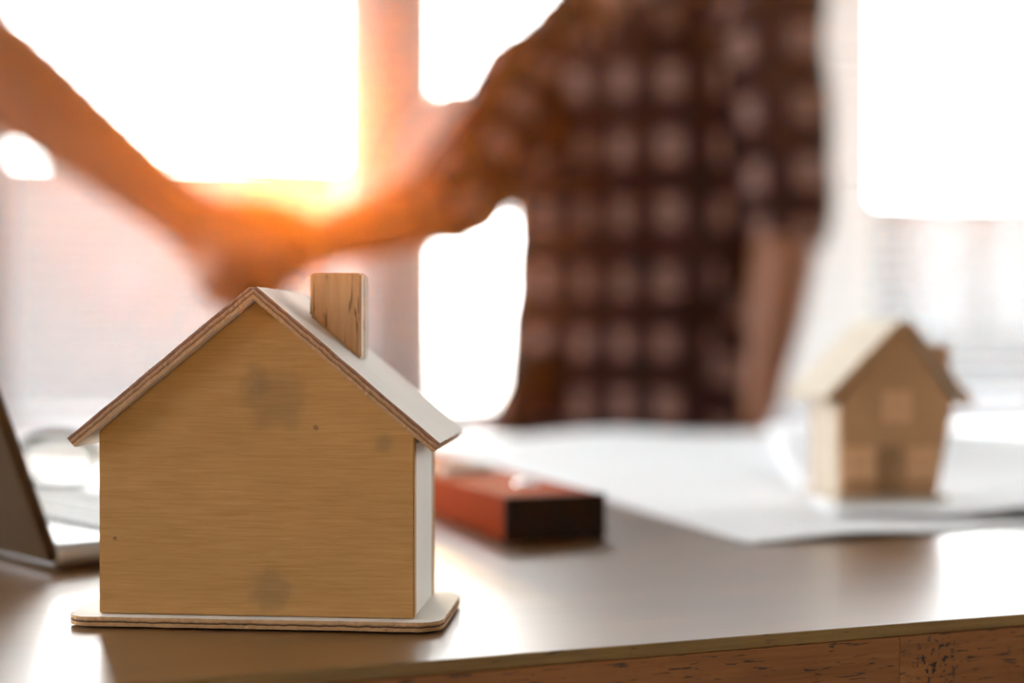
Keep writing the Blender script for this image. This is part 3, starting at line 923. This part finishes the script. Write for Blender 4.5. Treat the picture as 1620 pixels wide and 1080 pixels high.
# ================================================================== PEOPLE
M_skin = skin_mat()
M_shirt = gingham('checked_flannel', 0.076, 0.0925)
M_jeans = plain('blue_denim', (0.05, 0.07, 0.13), 0.85, noise_amt=0.15, nscale=200)
M_tee = plain('white_cotton', (0.66, 0.60, 0.62), 0.9, noise_amt=0.03)
M_shoe = plain('brown_leather', (0.10, 0.055, 0.03), 0.4)
M_hair = plain('dark_hair', (0.018, 0.012, 0.009), 0.5, noise_amt=0.4, nscale=90, bump=0.6)
M_eye = plain('eye_white', (0.8, 0.78, 0.75), 0.1)
M_iris = plain('brown_iris', (0.05, 0.025, 0.012), 0.1)
def lit_sleeve_mat():
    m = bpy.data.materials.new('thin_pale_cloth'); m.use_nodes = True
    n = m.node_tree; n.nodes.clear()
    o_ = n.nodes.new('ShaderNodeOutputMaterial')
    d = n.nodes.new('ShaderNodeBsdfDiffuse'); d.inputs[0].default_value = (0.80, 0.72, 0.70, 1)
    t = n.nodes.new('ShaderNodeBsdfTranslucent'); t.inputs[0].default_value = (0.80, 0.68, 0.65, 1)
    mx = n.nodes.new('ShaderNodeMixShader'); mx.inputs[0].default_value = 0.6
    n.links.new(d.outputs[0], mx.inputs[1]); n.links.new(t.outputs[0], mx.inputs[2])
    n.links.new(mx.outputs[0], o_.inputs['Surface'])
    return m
M_lit_sleeve = lit_sleeve_mat()
M_btn = plain('shirt_button', (0.25, 0.2, 0.18), 0.3)

def hand(b, W, a, n_, right=True, s=1.0, curls=(40, 45, 30), sweep=0.0, thumb=(0.72, 0.55, 0.25), spread=0.0, tcurl=18):
    """wrist W, fingers along a, palm facing n_"""
    a = a.normalized(); n_ = (n_ - a * n_.dot(a)).normalized()
    t = a.cross(n_) * (1 if right else -1)
    offs = (0.030, 0.0105, -0.0095, -0.0275)
    klen = (0.088, 0.091, 0.086, 0.077)
    seg = ((0.044, 0.026, 0.021), (0.048, 0.030, 0.022), (0.045, 0.028, 0.021), (0.035, 0.021, 0.019))
    rad = (0.0092, 0.0094, 0.0088, 0.0078)
    loft(b, [W - a * 0.01 * s, W + a * 0.03 * s, W + a * 0.062 * s, W + a * 0.082 * s],
         [(0.024 * s, 0.018 * s), (0.034 * s, 0.0165 * s), (0.039 * s, 0.0145 * s), (0.036 * s, 0.011 * s)], t)
    loft(b, [W + a * 0.012 * s + t * 0.020 * s + n_ * 0.006 * s, W + a * 0.045 * s + t * 0.030 * s + n_ * 0.012 * s], [0.017 * s, 0.014 * s], t)
    loft(b, [W + a * 0.012 * s - t * 0.018 * s + n_ * 0.006 * s, W + a * 0.055 * s - t * 0.026 * s + n_ * 0.008 * s], [0.015 * s, 0.012 * s], t)
    for i in range(4):
        k0 = W + a * 0.05 * s + t * offs[i] * 0.85 * s
        k = W + a * klen[i] * s + t * offs[i] * s
        base = (a - t * sweep + t * spread * (1.5 - i) * 0.1).normalized()
        pts = [k0, k]; rr = [0.011 * s, rad[i] * 1.12 * s]
        ang = 0.0; p = k
        for j in range(3):
            ang += R(curls[j] * (1 + 0.06 * i))
            d = (base * math.cos(ang) + n_ * math.sin(ang)).normalized()
            p = p + d * seg[i][j] * s
            pts.append(p.copy()); rr.append(rad[i] * (0.98, 0.88, 0.72)[j] * s)
        loft(b, pts, rr, t, 10)
    p = W + a * 0.022 * s + t * 0.026 * s + n_ * 0.010 * s
    d = (a * thumb[0] + t * thumb[1] + n_ * thumb[2]).normalized()
    pts = [p]; rr = [0.015 * s]
    for j, (ln, r_) in enumerate(((0.040, 0.0125), (0.031, 0.0110), (0.024, 0.0085))):
        p = p + d * ln * s
        pts.append(p.copy()); rr.append(r_ * s)
        d = (d + a * math.tan(R(tcurl)) * 0.8 - t * math.tan(R(tcurl)) * 0.35).normalized()
    loft(b, pts, rr, n_, 10)
def arm(b, S, E, W, s=1.0, side=(0, 0, 1)):
    S, E, W = Vector(S), Vector(E), Vector(W)
    loft(b, [S, S.lerp(E, 0.35), S.lerp(E, 0.7), E], [0.052 * s, 0.047 * s, 0.041 * s, 0.038 * s], side)
    loft(b, [E, E.lerp(W, 0.22), E.lerp(W, 0.5), E.lerp(W, 0.8), W],
         [0.039 * s, 0.044 * s, 0.039 * s, (0.031 * s, 0.027 * s), (0.028 * s, 0.023 * s)], side)
def head(b, C, f, up, s=1.0):
    """C = centre of the skull, f = facing"""
    f = f.normalized(); up = (up - f * up.dot(f)).normalized(); r = f.cross(up)
    M = Matrix((tuple(r), tuple(f), tuple(up))).transposed().to_4x4()
    def L(x, y, z): return C + (r * x + f * y + up * z) * s
    ball(b, L(0, -0.012, 0.030), (0.076 * s, 0.094 * s, 0.084 * s), M)
    ball(b, L(0, 0.018, -0.010), (0.066 * s, 0.072 * s, 0.088 * s), M)
    loft(b, [L(0, 0.020, -0.045), L(0, 0.050, -0.088)], [(0.052 * s, 0.045 * s), (0.024 * s, 0.020 * s)], r)
    loft(b, [L(-0.045, -0.01, -0.055), L(-0.020, 0.05, -0.092)], [0.018 * s, 0.013 * s], r)
    loft(b, [L(0.045, -0.01, -0.055), L(0.020, 0.05, -0.092)], [0.018 * s, 0.013 * s], r)
    loft(b, [L(0, 0.086, 0.008), L(0, 0.106, -0.026)], [0.009 * s, 0.013 * s], r)
    for sx in (-1, 1):
        ball(b, L(sx * 0.012, 0.094, -0.033), (0.008 * s, 0.009 * s, 0.007 * s), M)
        loft(b, [L(sx * 0.014, 0.082, 0.022), L(sx * 0.045, 0.070, 0.022)], [0.008 * s, 0.008 * s], up)
        ball(b, L(sx * 0.040, 0.064, -0.022), (0.022 * s, 0.018 * s, 0.016 * s), M)
        ball(b, L(sx * 0.077, -0.008, -0.008), (0.007 * s, 0.016 * s, 0.031 * s), M)
        ball(b, L(sx * 0.030, 0.071, 0.004), (0.015 * s, 0.012 * s, 0.009 * s), M)
    loft(b, [L(-0.020, 0.083, -0.055), L(0, 0.091, -0.053), L(0.020, 0.083, -0.055)], [0.004 * s, 0.006 * s, 0.004 * s], up)
    loft(b, [L(-0.017, 0.081, -0.063), L(0, 0.089, -0.064), L(0.017, 0.081, -0.063)], [0.004 * s, 0.0065 * s, 0.004 * s], up)
    return L, M
def face_bits(L, M, par, s=1.0):
    for sx in (-1, 1):
        b = bmesh.new(); ball(b, L(sx * 0.030, 0.0725, 0.004), (0.0110 * s,) * 3, M)
        ey = obj('eye', b, M_eye, par, True)
        b = bmesh.new(); ball(b, L(sx * 0.030, 0.0810, 0.004), (0.0055 * s, 0.0035 * s, 0.0055 * s), M)
        obj('iris', b, M_iris, ey, True)
        b = bmesh.new(); loft(b, [L(sx * 0.016, 0.088, 0.027), L(sx * 0.032, 0.085, 0.031), L(sx * 0.047, 0.072, 0.026)], [0.003, 0.0038, 0.0022], (0, 0, 1), 8)
        obj('eyebrow', b, M_hair, par, True)
def hair(L, M, par, C, f, up):
    b = bmesh.new()
    ball(b, L(0, -0.016, 0.038), (0.084, 0.099, 0.090), M)
    ball(b, L(0, 0.045, 0.098), (0.058, 0.042, 0.030), M)
    ball(b, L(0, -0.055, -0.02), (0.066, 0.05, 0.065), M)
    for sx in (-1, 1): ball(b, L(sx * 0.068, 0.004, 0.030), (0.016, 0.028, 0.034), M)
    h = fuse('hair', b, 0.005, M_hair, par, 1, wrinkle=lambda c, n_: n_ * (noise.noise(c * 60) * 0.004 + noise.noise(Vector((c.x * 260, c.y * 260, c.z * 40))) * 0.0025))
    cut_faces(h, lambda c: (c - C).dot(f) > 0.055 and (c - C).dot(up) < 0.052)
    thicken(h, 0.004)
    return h

def uv_cloth(o, axis_c, yaw, arms, phase=(0, 0)):
    """lay the check on the cloth: round the trunk, and along each sleeve"""
    me = o.data
    uvl = me.uv_layers.new(name='UVMap')
    cs, sn = math.cos(yaw), math.sin(yaw)
    def trunk(c):
        x = (c.x - axis_c[0]) * cs + (c.y - axis_c[1]) * sn
        y = -(c.x - axis_c[0]) * sn + (c.y - axis_c[1]) * cs
        ang = math.atan2(x, -y + 0.0)
        return (ang * 0.155 + phase[0] + 0.008 * noise.noise(c * 7), c.z + phase[1] + 0.008 * noise.noise(c * 6 + Vector((9, 0, 0))))
    def seg_d(c, a, b_):
        t = max(0, min(1, (c - a).dot(b_ - a) / (b_ - a).length_squared))
        return (c - a.lerp(b_, t)).length, t
    region = {}
    vuv = {}
    for p in me.polygons:
        c0 = p.center
        best = None
        for ai, (pts, base) in enumerate(arms):
            acc = 0
            for k in range(len(pts) - 1):
                if abs(c0.x - (pts[k].x + pts[k + 1].x) / 2) < 0.25:
                    d, t = seg_d(c0, pts[k], pts[k + 1])
                    if d < base and (best is None or d < best[0]):
                        best = (d, ai, k, acc)
                acc += (pts[k + 1] - pts[k]).length
        key0 = best[1:] if best else None
        for li in p.loop_indices:
            vi = me.loops[li].vertex_index
            r_ = vuv.get((vi, key0))
            if r_ is None:
                c = me.vertices[vi].co
                if best:
                    _, ai, k, acc = best
                    a, b_ = arms[ai][0][k], arms[ai][0][k + 1]
                    ax_ = (b_ - a).normalized()
                    s_ = Vector((0, 1, 0)); s_ = (s_ - ax_ * s_.dot(ax_)).normalized(); u_ = ax_.cross(s_)
                    rel = c - a
                    ang = math.atan2(rel.dot(u_), -rel.dot(s_))
                    r_ = (ang * 0.055 + 0.02, acc + rel.dot(ax_) + 0.02)
                else:
                    r_ = trunk(c)
                vuv[(vi, key0)] = r_
            uvl.data[li].uv = r_
def pleats(amp):
    def f(c, n_):
        k = noise.noise(Vector((c.x * 9, c.y * 9, c.z * 14))) * 0.7 + noise.noise(Vector((c.x * 22, c.y * 22, c.z * 11 + c.x * 14))) * 0.45
        return n_ * k * amp
    return f

# ---------------- the man in the checked shirt
HD = 1.72                                        # how far away the hands meet
def man_a():
    foot = Vector((0.19, 2.14, 0))
    root = empty('person', foot)
    tag(root, 'person in dark checked shirt with rolled sleeves shaking hands', 'person', 'two people shaking hands')
    inv = Matrix.Translation(-foot)
    yaw = R(-20)
    F = Vector((math.sin(yaw), -math.cos(yaw), 0)); RT_ = Vector((math.cos(yaw), math.sin(yaw), 0))     # facing; image right
    pel = Vector((0.190, 2.16, 0.83)); chest = Vector((0.195, 2.14, 1.20)); neck = Vector((0.165, 2.10, 1.385))
    sR = P(838, 112, 2.14)                                   # his right shoulder, left in the picture
    sL = P(1228, 15, 2.04)
    eR = P(726, 316, 1.93); wR = P(478, 392, 1.775)
    eL = P(1250, 345, 2.02); wL = P(1205, 640, 1.97)
    hc = Vector((0.140, 2.035, 1.535))
    b = bmesh.new()
    loft(b, [pel + Vector((0, 0, -.05)), pel + Vector((0, 0, .06)), Vector((0.192, 2.16, 1.0)), chest, Vector((0.185, 2.12, 1.33))],
         [(0.145, 0.10), (0.14, 0.095), (0.13, 0.09), (0.15, 0.10), (0.11, 0.075)], RT_)
    loft(b, [sR, Vector((0.175, 2.11, 1.345)), sL], [0.05, 0.062, 0.05], (0, 0, 1))
    loft(b, [Vector((0.170, 2.105, 1.34)), neck, Vector((0.150, 2.07, 1.43))], [(0.066, 0.062), (0.056, 0.058), (0.054, 0.056)], RT_)
    L, M = head(b, hc, Vector((-0.55, -0.83, -0.10)), Vector((0, 0, 1)))
    arm(b, sR, eR, wR, 1.15); arm(b, sL, eL, wL, 1.1)
    # his right hand, palm towards the camera, closed round the other's
    hand(b, wR, P(352, 452, HD + .028) - wR, Vector((0.0, -1, 0.05)), True, 1.16, curls=(48, 62, 40), sweep=0.60, thumb=(0.62, 0.62, 0.10), tcurl=16)
    hand(b, wL, Vector((-0.06, -0.02, -1)), Vector((-1, 0.1, 0.05)), False, 1.0, curls=(14, 20, 14), thumb=(0.8, 0.42, 0.2))
    for sx in (-1, 1):
        hp = pel + RT_ * sx * 0.085 + Vector((0, 0, -0.03)); kn = foot + RT_ * sx * 0.10 + Vector((0, -0.01, 0.46)); an = foot + RT_ * sx * 0.11 + Vector((0, 0.01, 0.08))
        loft(b, [hp, hp.lerp(kn, .5), kn, kn.lerp(an, .35), an], [0.085, 0.070, 0.053, 0.052, 0.036], RT_)
        loft(b, [an - Vector((0, 0, .03)), an + F * .12 - Vector((0, 0, .045))], [0.034, (0.038, 0.024)], RT_)
    body = fuse('body', b, 0.0045, M_skin, None, 3)
    body.data.transform(inv); body.parent = root
    # shirt
    b = bmesh.new()
    loft(b, [Vector((0.178, 2.16, 0.60)), Vector((0.182, 2.16, 0.70)), Vector((0.186, 2.16, 0.80)), Vector((0.190, 2.16, 0.93)), Vector((0.190, 2.155, 1.05)), Vector((0.186, 2.145, 1.17)), Vector((0.176, 2.13, 1.27)), Vector((0.172, 2.12, 1.335))],
         [(0.215, 0.140), (0.210, 0.137), (0.205, 0.133), (0.200, 0.126), (0.200, 0.124), (0.198, 0.124), (0.185, 0.112), (0.120, 0.085)], RT_, 28)
    loft(b, [sR + Vector((0.0, 0, -0.004)), Vector((0.165, 2.11, 1.358)), sL + Vector((-.01, 0, 0.0))], [0.066, 0.068, 0.060], (0, 0, 1), 20)
    loft(b, [Vector((0.160, 2.10, 1.37)), Vector((0.150, 2.08, 1.425))], [(0.070, 0.068), (0.066, 0.064)], RT_, 20)
    endR = eR.lerp(wR, 0.06); endL = eL.lerp(wL, 0.03)
    loft(b, [sR, sR.lerp(eR, .5), eR, endR], [0.070, 0.068, 0.064, 0.058], (0, 0, 1), 20)
    loft(b, [eR.lerp(sR, 0.12), eR.lerp(wR, 0.07)], [0.068, 0.064], (0, 0, 1), 20)          # rolled cuff
    loft(b, [sL, sL.lerp(eL, .5), eL], [0.072, 0.066, 0.060], (0, 1, 0), 20)
    loft(b, [eL.lerp(sL, 0.16), eL.lerp(wL, 0.02)], [0.066, 0.062], (0, 1, 0), 20)
    # tail of the shirt standing off at his right hip
    loft(b, [P(845, 580, 2.08), P(806, 680, 2.06), P(795, 790, 2.06)], [(0.03, 0.03), (0.042, 0.022), (0.048, 0.018)], RT_, 16)
    sh = fuse('shirt', b, 0.0065, M_shirt, None, 3, wrinkle=pleats(0.011))
    nb = Vector((0.150, 2.08, 1.425))
    vdeep = P(948, 74, 1.99)
    def in_v(c):
        rel = c - vdeep
        x = rel.dot(RT_); z = rel.z; fwd = (c - neck).dot(F)
        return fwd > 0.0 and z > 0 and abs(x) < 0.10 * (z / 0.14) and z < 0.5
    wRd = (wR - eR).normalized(); wLd = (wL - eL).normalized()
    def off(c, a, d):
        r_ = c - a; return (r_ - d * r_.dot(d)).length
    cut_faces(sh, lambda c: c.z < 0.655 or c.z > 1.452 or in_v(c)
              or ((c - eR).dot(wRd) > 0.055 and off(c, eR, wRd) < 0.08 and (c - eR).length < 0.2)
              or ((c - eL).dot(wLd) > 0.045 and off(c, eL, wLd) < 0.066 and (c - eL).length < 0.13 and c.y < 2.06))
    uv_cloth(sh, (0.188, 2.155), yaw, [([sR.lerp(eR, .12), eR, wR], 0.085), ([sL.lerp(eL, .12), eL, wL], 0.085)], phase=(0.021, 0.046))
    sh.data.transform(inv); sh.parent = root
    thicken(sh, 0.003)
    # added pale piece: sunlight on the sleeve top put into its colour
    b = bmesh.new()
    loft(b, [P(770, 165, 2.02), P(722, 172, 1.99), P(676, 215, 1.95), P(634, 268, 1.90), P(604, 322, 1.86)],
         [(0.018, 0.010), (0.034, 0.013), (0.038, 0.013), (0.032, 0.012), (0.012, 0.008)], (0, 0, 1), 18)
    fo = fuse('sleeve_fold', b, 0.006, M_lit_sleeve, None, 3, wrinkle=pleats(0.008))
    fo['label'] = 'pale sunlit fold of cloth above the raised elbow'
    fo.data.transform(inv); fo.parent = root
    # collar wings and buttons
    for sx in (-1, 1):
        b = bmesh.new()
        p0 = vdeep + RT_ * sx * 0.006 + F * 0.012
        top = neck + RT_ * sx * 0.068 + Vector((0, 0, 0.035)) + F * 0.02
        out = vdeep + RT_ * sx * 0.075 + Vector((0, 0, 0.035)) + F * 0.012
        bk = neck + RT_ * sx * 0.075 + Vector((0, 0, -0.005)) + F * 0.02
        vs = [b.verts.new(p) for p in (p0, out, bk, top)]
        b.faces.new(vs)
        bmesh.ops.subdivide_edges(b, edges=b.edges[:], cuts=4, use_grid_fill=True)
        co = obj('collar', b, M_shirt, root, True)
        uvl = co.data.uv_layers.new(name='UVMap')
        for l_ in co.data.loops:
            c = co.data.vertices[l_.vertex_index].co; uvl.data[l_.index].uv = (c.x * 0.9 + 0.01, c.z)
        co.data.transform(inv); thicken(co, 0.004)
    # trousers
    b = bmesh.new()
    loft(b, [pel + Vector((0, 0, -.08)), pel + Vector((0, 0, .0))], [(0.160, 0.115), (0.150, 0.108)], RT_, 24)
    for sx in (-1, 1):
        hp = pel + RT_ * sx * 0.082 + Vector((0, 0, -0.03)); kn = foot + RT_ * sx * 0.10 + Vector((0, -0.01, 0.46)); an = foot + RT_ * sx * 0.11 + Vector((0, 0.01, 0.075))
        loft(b, [hp, hp.lerp(kn, .5), kn, an], [0.098, 0.085, 0.070, 0.062], RT_, 20)
    tr = fuse('trousers', b, 0.010, M_jeans, None, 2, wrinkle=pleats(0.006))
    tr.data.transform(inv); tr.parent = root
    for sx in (-1, 1):
        an = foot + RT_ * sx * 0.11
        b = bmesh.new()
        loft(b, [an + Vector((0, 0, .05)) - F * .02, an + F * .06 + Vector((0, 0, .036)), an + F * .17 + Vector((0, 0, .030))], [(0.038, 0.05), (0.043, 0.036), (0.036, 0.026)], RT_, 16)
        s_ = fuse('shoe', b, 0.007, M_shoe, None, 2); s_.data.transform(inv); s_.parent = root
    hold = empty('head_parts')                               # only used to build, removed below
    hr = hair(L, M, None, hc, Vector((-0.55, -0.83, -0.10)).normalized(), Vector((0, 0, 1)))
    hr.data.transform(inv); hr.parent = root
    before = set(bpy.data.objects)
    face_bits(L, M, root)
    for o_ in set(bpy.data.objects) - before:
        o_.data.transform(inv)
    bpy.data.objects.remove(hold)
man_a()

# ---------------- the other person, outside the frame but for the bare arm
def person_b():
    foot = Vector((-0.86, 1.80, 0))
    root = empty('person', foot)
    tag(root, 'person reaching in from the left with a bare forearm shaking hands', 'person', 'two people shaking hands')
    inv = Matrix.Translation(-foot)
    F = Vector((0.97, 0.24, 0)).normalized(); RT_ = Vector((0.24, -0.97, 0)).normalized()   # RT_ = their right, near the camera
    pel = Vector((-0.86, 1.80, 0.88)); chest = Vector((-0.855, 1.79, 1.24)); neck = Vector((-0.845, 1.79, 1.47))
    sR = Vector((-0.815, 1.62, 1.40)); sL = Vector((-0.90, 1.97, 1.40))
    eR = P(-62, 66, 1.665); wR = P(292, 340, 1.70)
    eL = Vector((-0.95, 2.03, 1.12)); wL = Vector((-0.88, 2.03, 0.88))
    hc = Vector((-0.825, 1.795, 1.60))
    b = bmesh.new()
    loft(b, [pel + Vector((0, 0, -.05)), pel + Vector((0, 0, .06)), Vector((-0.86, 1.80, 1.06)), chest, Vector((-0.855, 1.79, 1.38))],
         [(0.14, 0.095), (0.135, 0.09), (0.125, 0.085), (0.145, 0.095), (0.11, 0.07)], RT_)
    loft(b, [sR, Vector((-0.855, 1.79, 1.40)), sL], [0.05, 0.06, 0.05], (0, 0, 1))
    loft(b, [Vector((-0.855, 1.79, 1.39)), neck, Vector((-0.84, 1.79, 1.55))], [(0.066, 0.062), (0.056, 0.058), (0.054, 0.056)], RT_)
    L, M = head(b, hc, Vector((0.97, 0.24, -0.05)), Vector((0, 0, 1)))
    S, E, W = sR, eR, wR
    loft(b, [S, S.lerp(E, 0.35), S.lerp(E, 0.7), E], [0.052, 0.050, 0.047, 0.046], (0, 0, 1))
    loft(b, [E, E.lerp(W, 0.15), E.lerp(W, 0.35), E.lerp(W, 0.55), E.lerp(W, 0.8), W],
         [0.055, 0.062, 0.057, 0.049, 0.041, (0.036, 0.030)], (0, 0, 1))
    arm(b, sL, eL, wL)
    hand(b, wR, P(412, 446, HD - .02) - wR, Vector((0.0, 1, 0.0)), True, 1.16, curls=(40, 60, 40), sweep=0.35, thumb=(0.60, 0.66, 0.12), tcurl=20)
    hand(b, wL, Vector((0.25, 0, -1)), Vector((0, -1, 0)), False, 1.0, curls=(14, 20, 14), thumb=(0.8, 0.42, 0.2))
    for sx in (-1, 1):
        hp = pel + RT_ * sx * 0.085 + Vector((0, 0, -0.03)); kn = foot + RT_ * sx * 0.10 + Vector((0.02, 0, 0.48)); an = foot + RT_ * sx * 0.11 + Vector((0, 0, 0.08))
        loft(b, [hp, hp.lerp(kn, .5), kn, kn.lerp(an, .35), an], [0.085, 0.070, 0.053, 0.052, 0.036], RT_)
        loft(b, [an - Vector((0, 0, .03)), an + F * .12 - Vector((0, 0, .045))], [0.034, (0.038, 0.024)], RT_)
    body = fuse('body', b, 0.0045, M_skin, None, 3)
    body.data.transform(inv); body.parent = root
    b = bmesh.new()
    loft(b, [Vector((-0.86, 1.80, 0.78)), Vector((-0.86, 1.80, 0.90)), Vector((-0.86, 1.80, 1.06)), chest, Vector((-0.855, 1.79, 1.35)), Vector((-0.855, 1.79, 1.40))],
         [(0.160, 0.118), (0.156, 0.115), (0.148, 0.108), (0.162, 0.115), (0.150, 0.100), (0.11, 0.08)], RT_, 24)
    loft(b, [sR, Vector((-0.855, 1.79, 1.415)), sL], [0.062, 0.070, 0.062], (0, 0, 1), 20)
    loft(b, [sR, sR.lerp(eR, .42)], [0.064, 0.062], (0, 0, 1), 20)
    loft(b, [sL, sL.lerp(eL, .5)], [0.064, 0.062], (0, 0, 1), 20)
    sh = fuse('shirt', b, 0.008, M_tee, None, 2, wrinkle=pleats(0.007))
    dR = (eR - sR).normalized(); dL = (eL - sL).normalized()
    def off(c, a, d):
        r_ = c - a; return (r_ - d * r_.dot(d)).length
    cut_faces(sh, lambda c: c.z < 0.80 or ((c - sR).dot(dR) > 0.14 and off(c, sR, dR) < 0.075 and (c - sR).length < 0.26) or ((c - sL).dot(dL) > 0.15 and off(c, sL, dL) < 0.07 and c.y > 1.94 and (c - sL).length < 0.26)
              or (c - neck).length < 0.078)
    sh.data.transform(inv); sh.parent = root
    thicken(sh, 0.003)
    b = bmesh.new()
    loft(b, [pel + Vector((0, 0, -.06)), pel + Vector((0, 0, .06))], [(0.150, 0.108), (0.145, 0.100)], RT_, 24)
    for sx in (-1, 1):
        hp = pel + RT_ * sx * 0.082 + Vector((0, 0, -0.03)); kn = foot + RT_ * sx * 0.10 + Vector((0.02, 0, 0.48)); an = foot + RT_ * sx * 0.11 + Vector((0, 0, 0.075))
        loft(b, [hp, hp.lerp(kn, .5), kn, an], [0.098, 0.085, 0.070, 0.062], RT_, 20)
    tr = fuse('trousers', b, 0.010, M_jeans, None, 2, wrinkle=pleats(0.006))
    tr.data.transform(inv); tr.parent = root
    for sx in (-1, 1):
        an = foot + RT_ * sx * 0.11
        b = bmesh.new()
        loft(b, [an + Vector((0, 0, .05)) - F * .02, an + F * .06 + Vector((0, 0, .036)), an + F * .17 + Vector((0, 0, .030))], [(0.038, 0.05), (0.043, 0.036), (0.036, 0.026)], RT_, 16)
        s_ = fuse('shoe', b, 0.007, M_shoe, None, 2); s_.data.transform(inv); s_.parent = root
    hr = hair(L, M, None, hc, Vector((0.97, 0.24, -0.05)).normalized(), Vector((0, 0, 1)))
    hr.data.transform(inv); hr.parent = root
    before = set(bpy.data.objects)
    face_bits(L, M, root)
    for o_ in set(bpy.data.objects) - before:
        o_.data.transform(inv)
person_b()

# ================================================================== ORANGE HAZE, ADDED FOR THE LENS GLARE
hz = placed('haze', (UL + 0.01, VB + 0.01, 0.01), (UR - 0.01, WV - 0.03, H - 0.01), glare_haze_mat(0.0150, (1.0, 0.28, 0.02), 0.945), kind='stuff')
tag(hz, 'thin warm haze glowing in the low sun before the windows', 'haze')
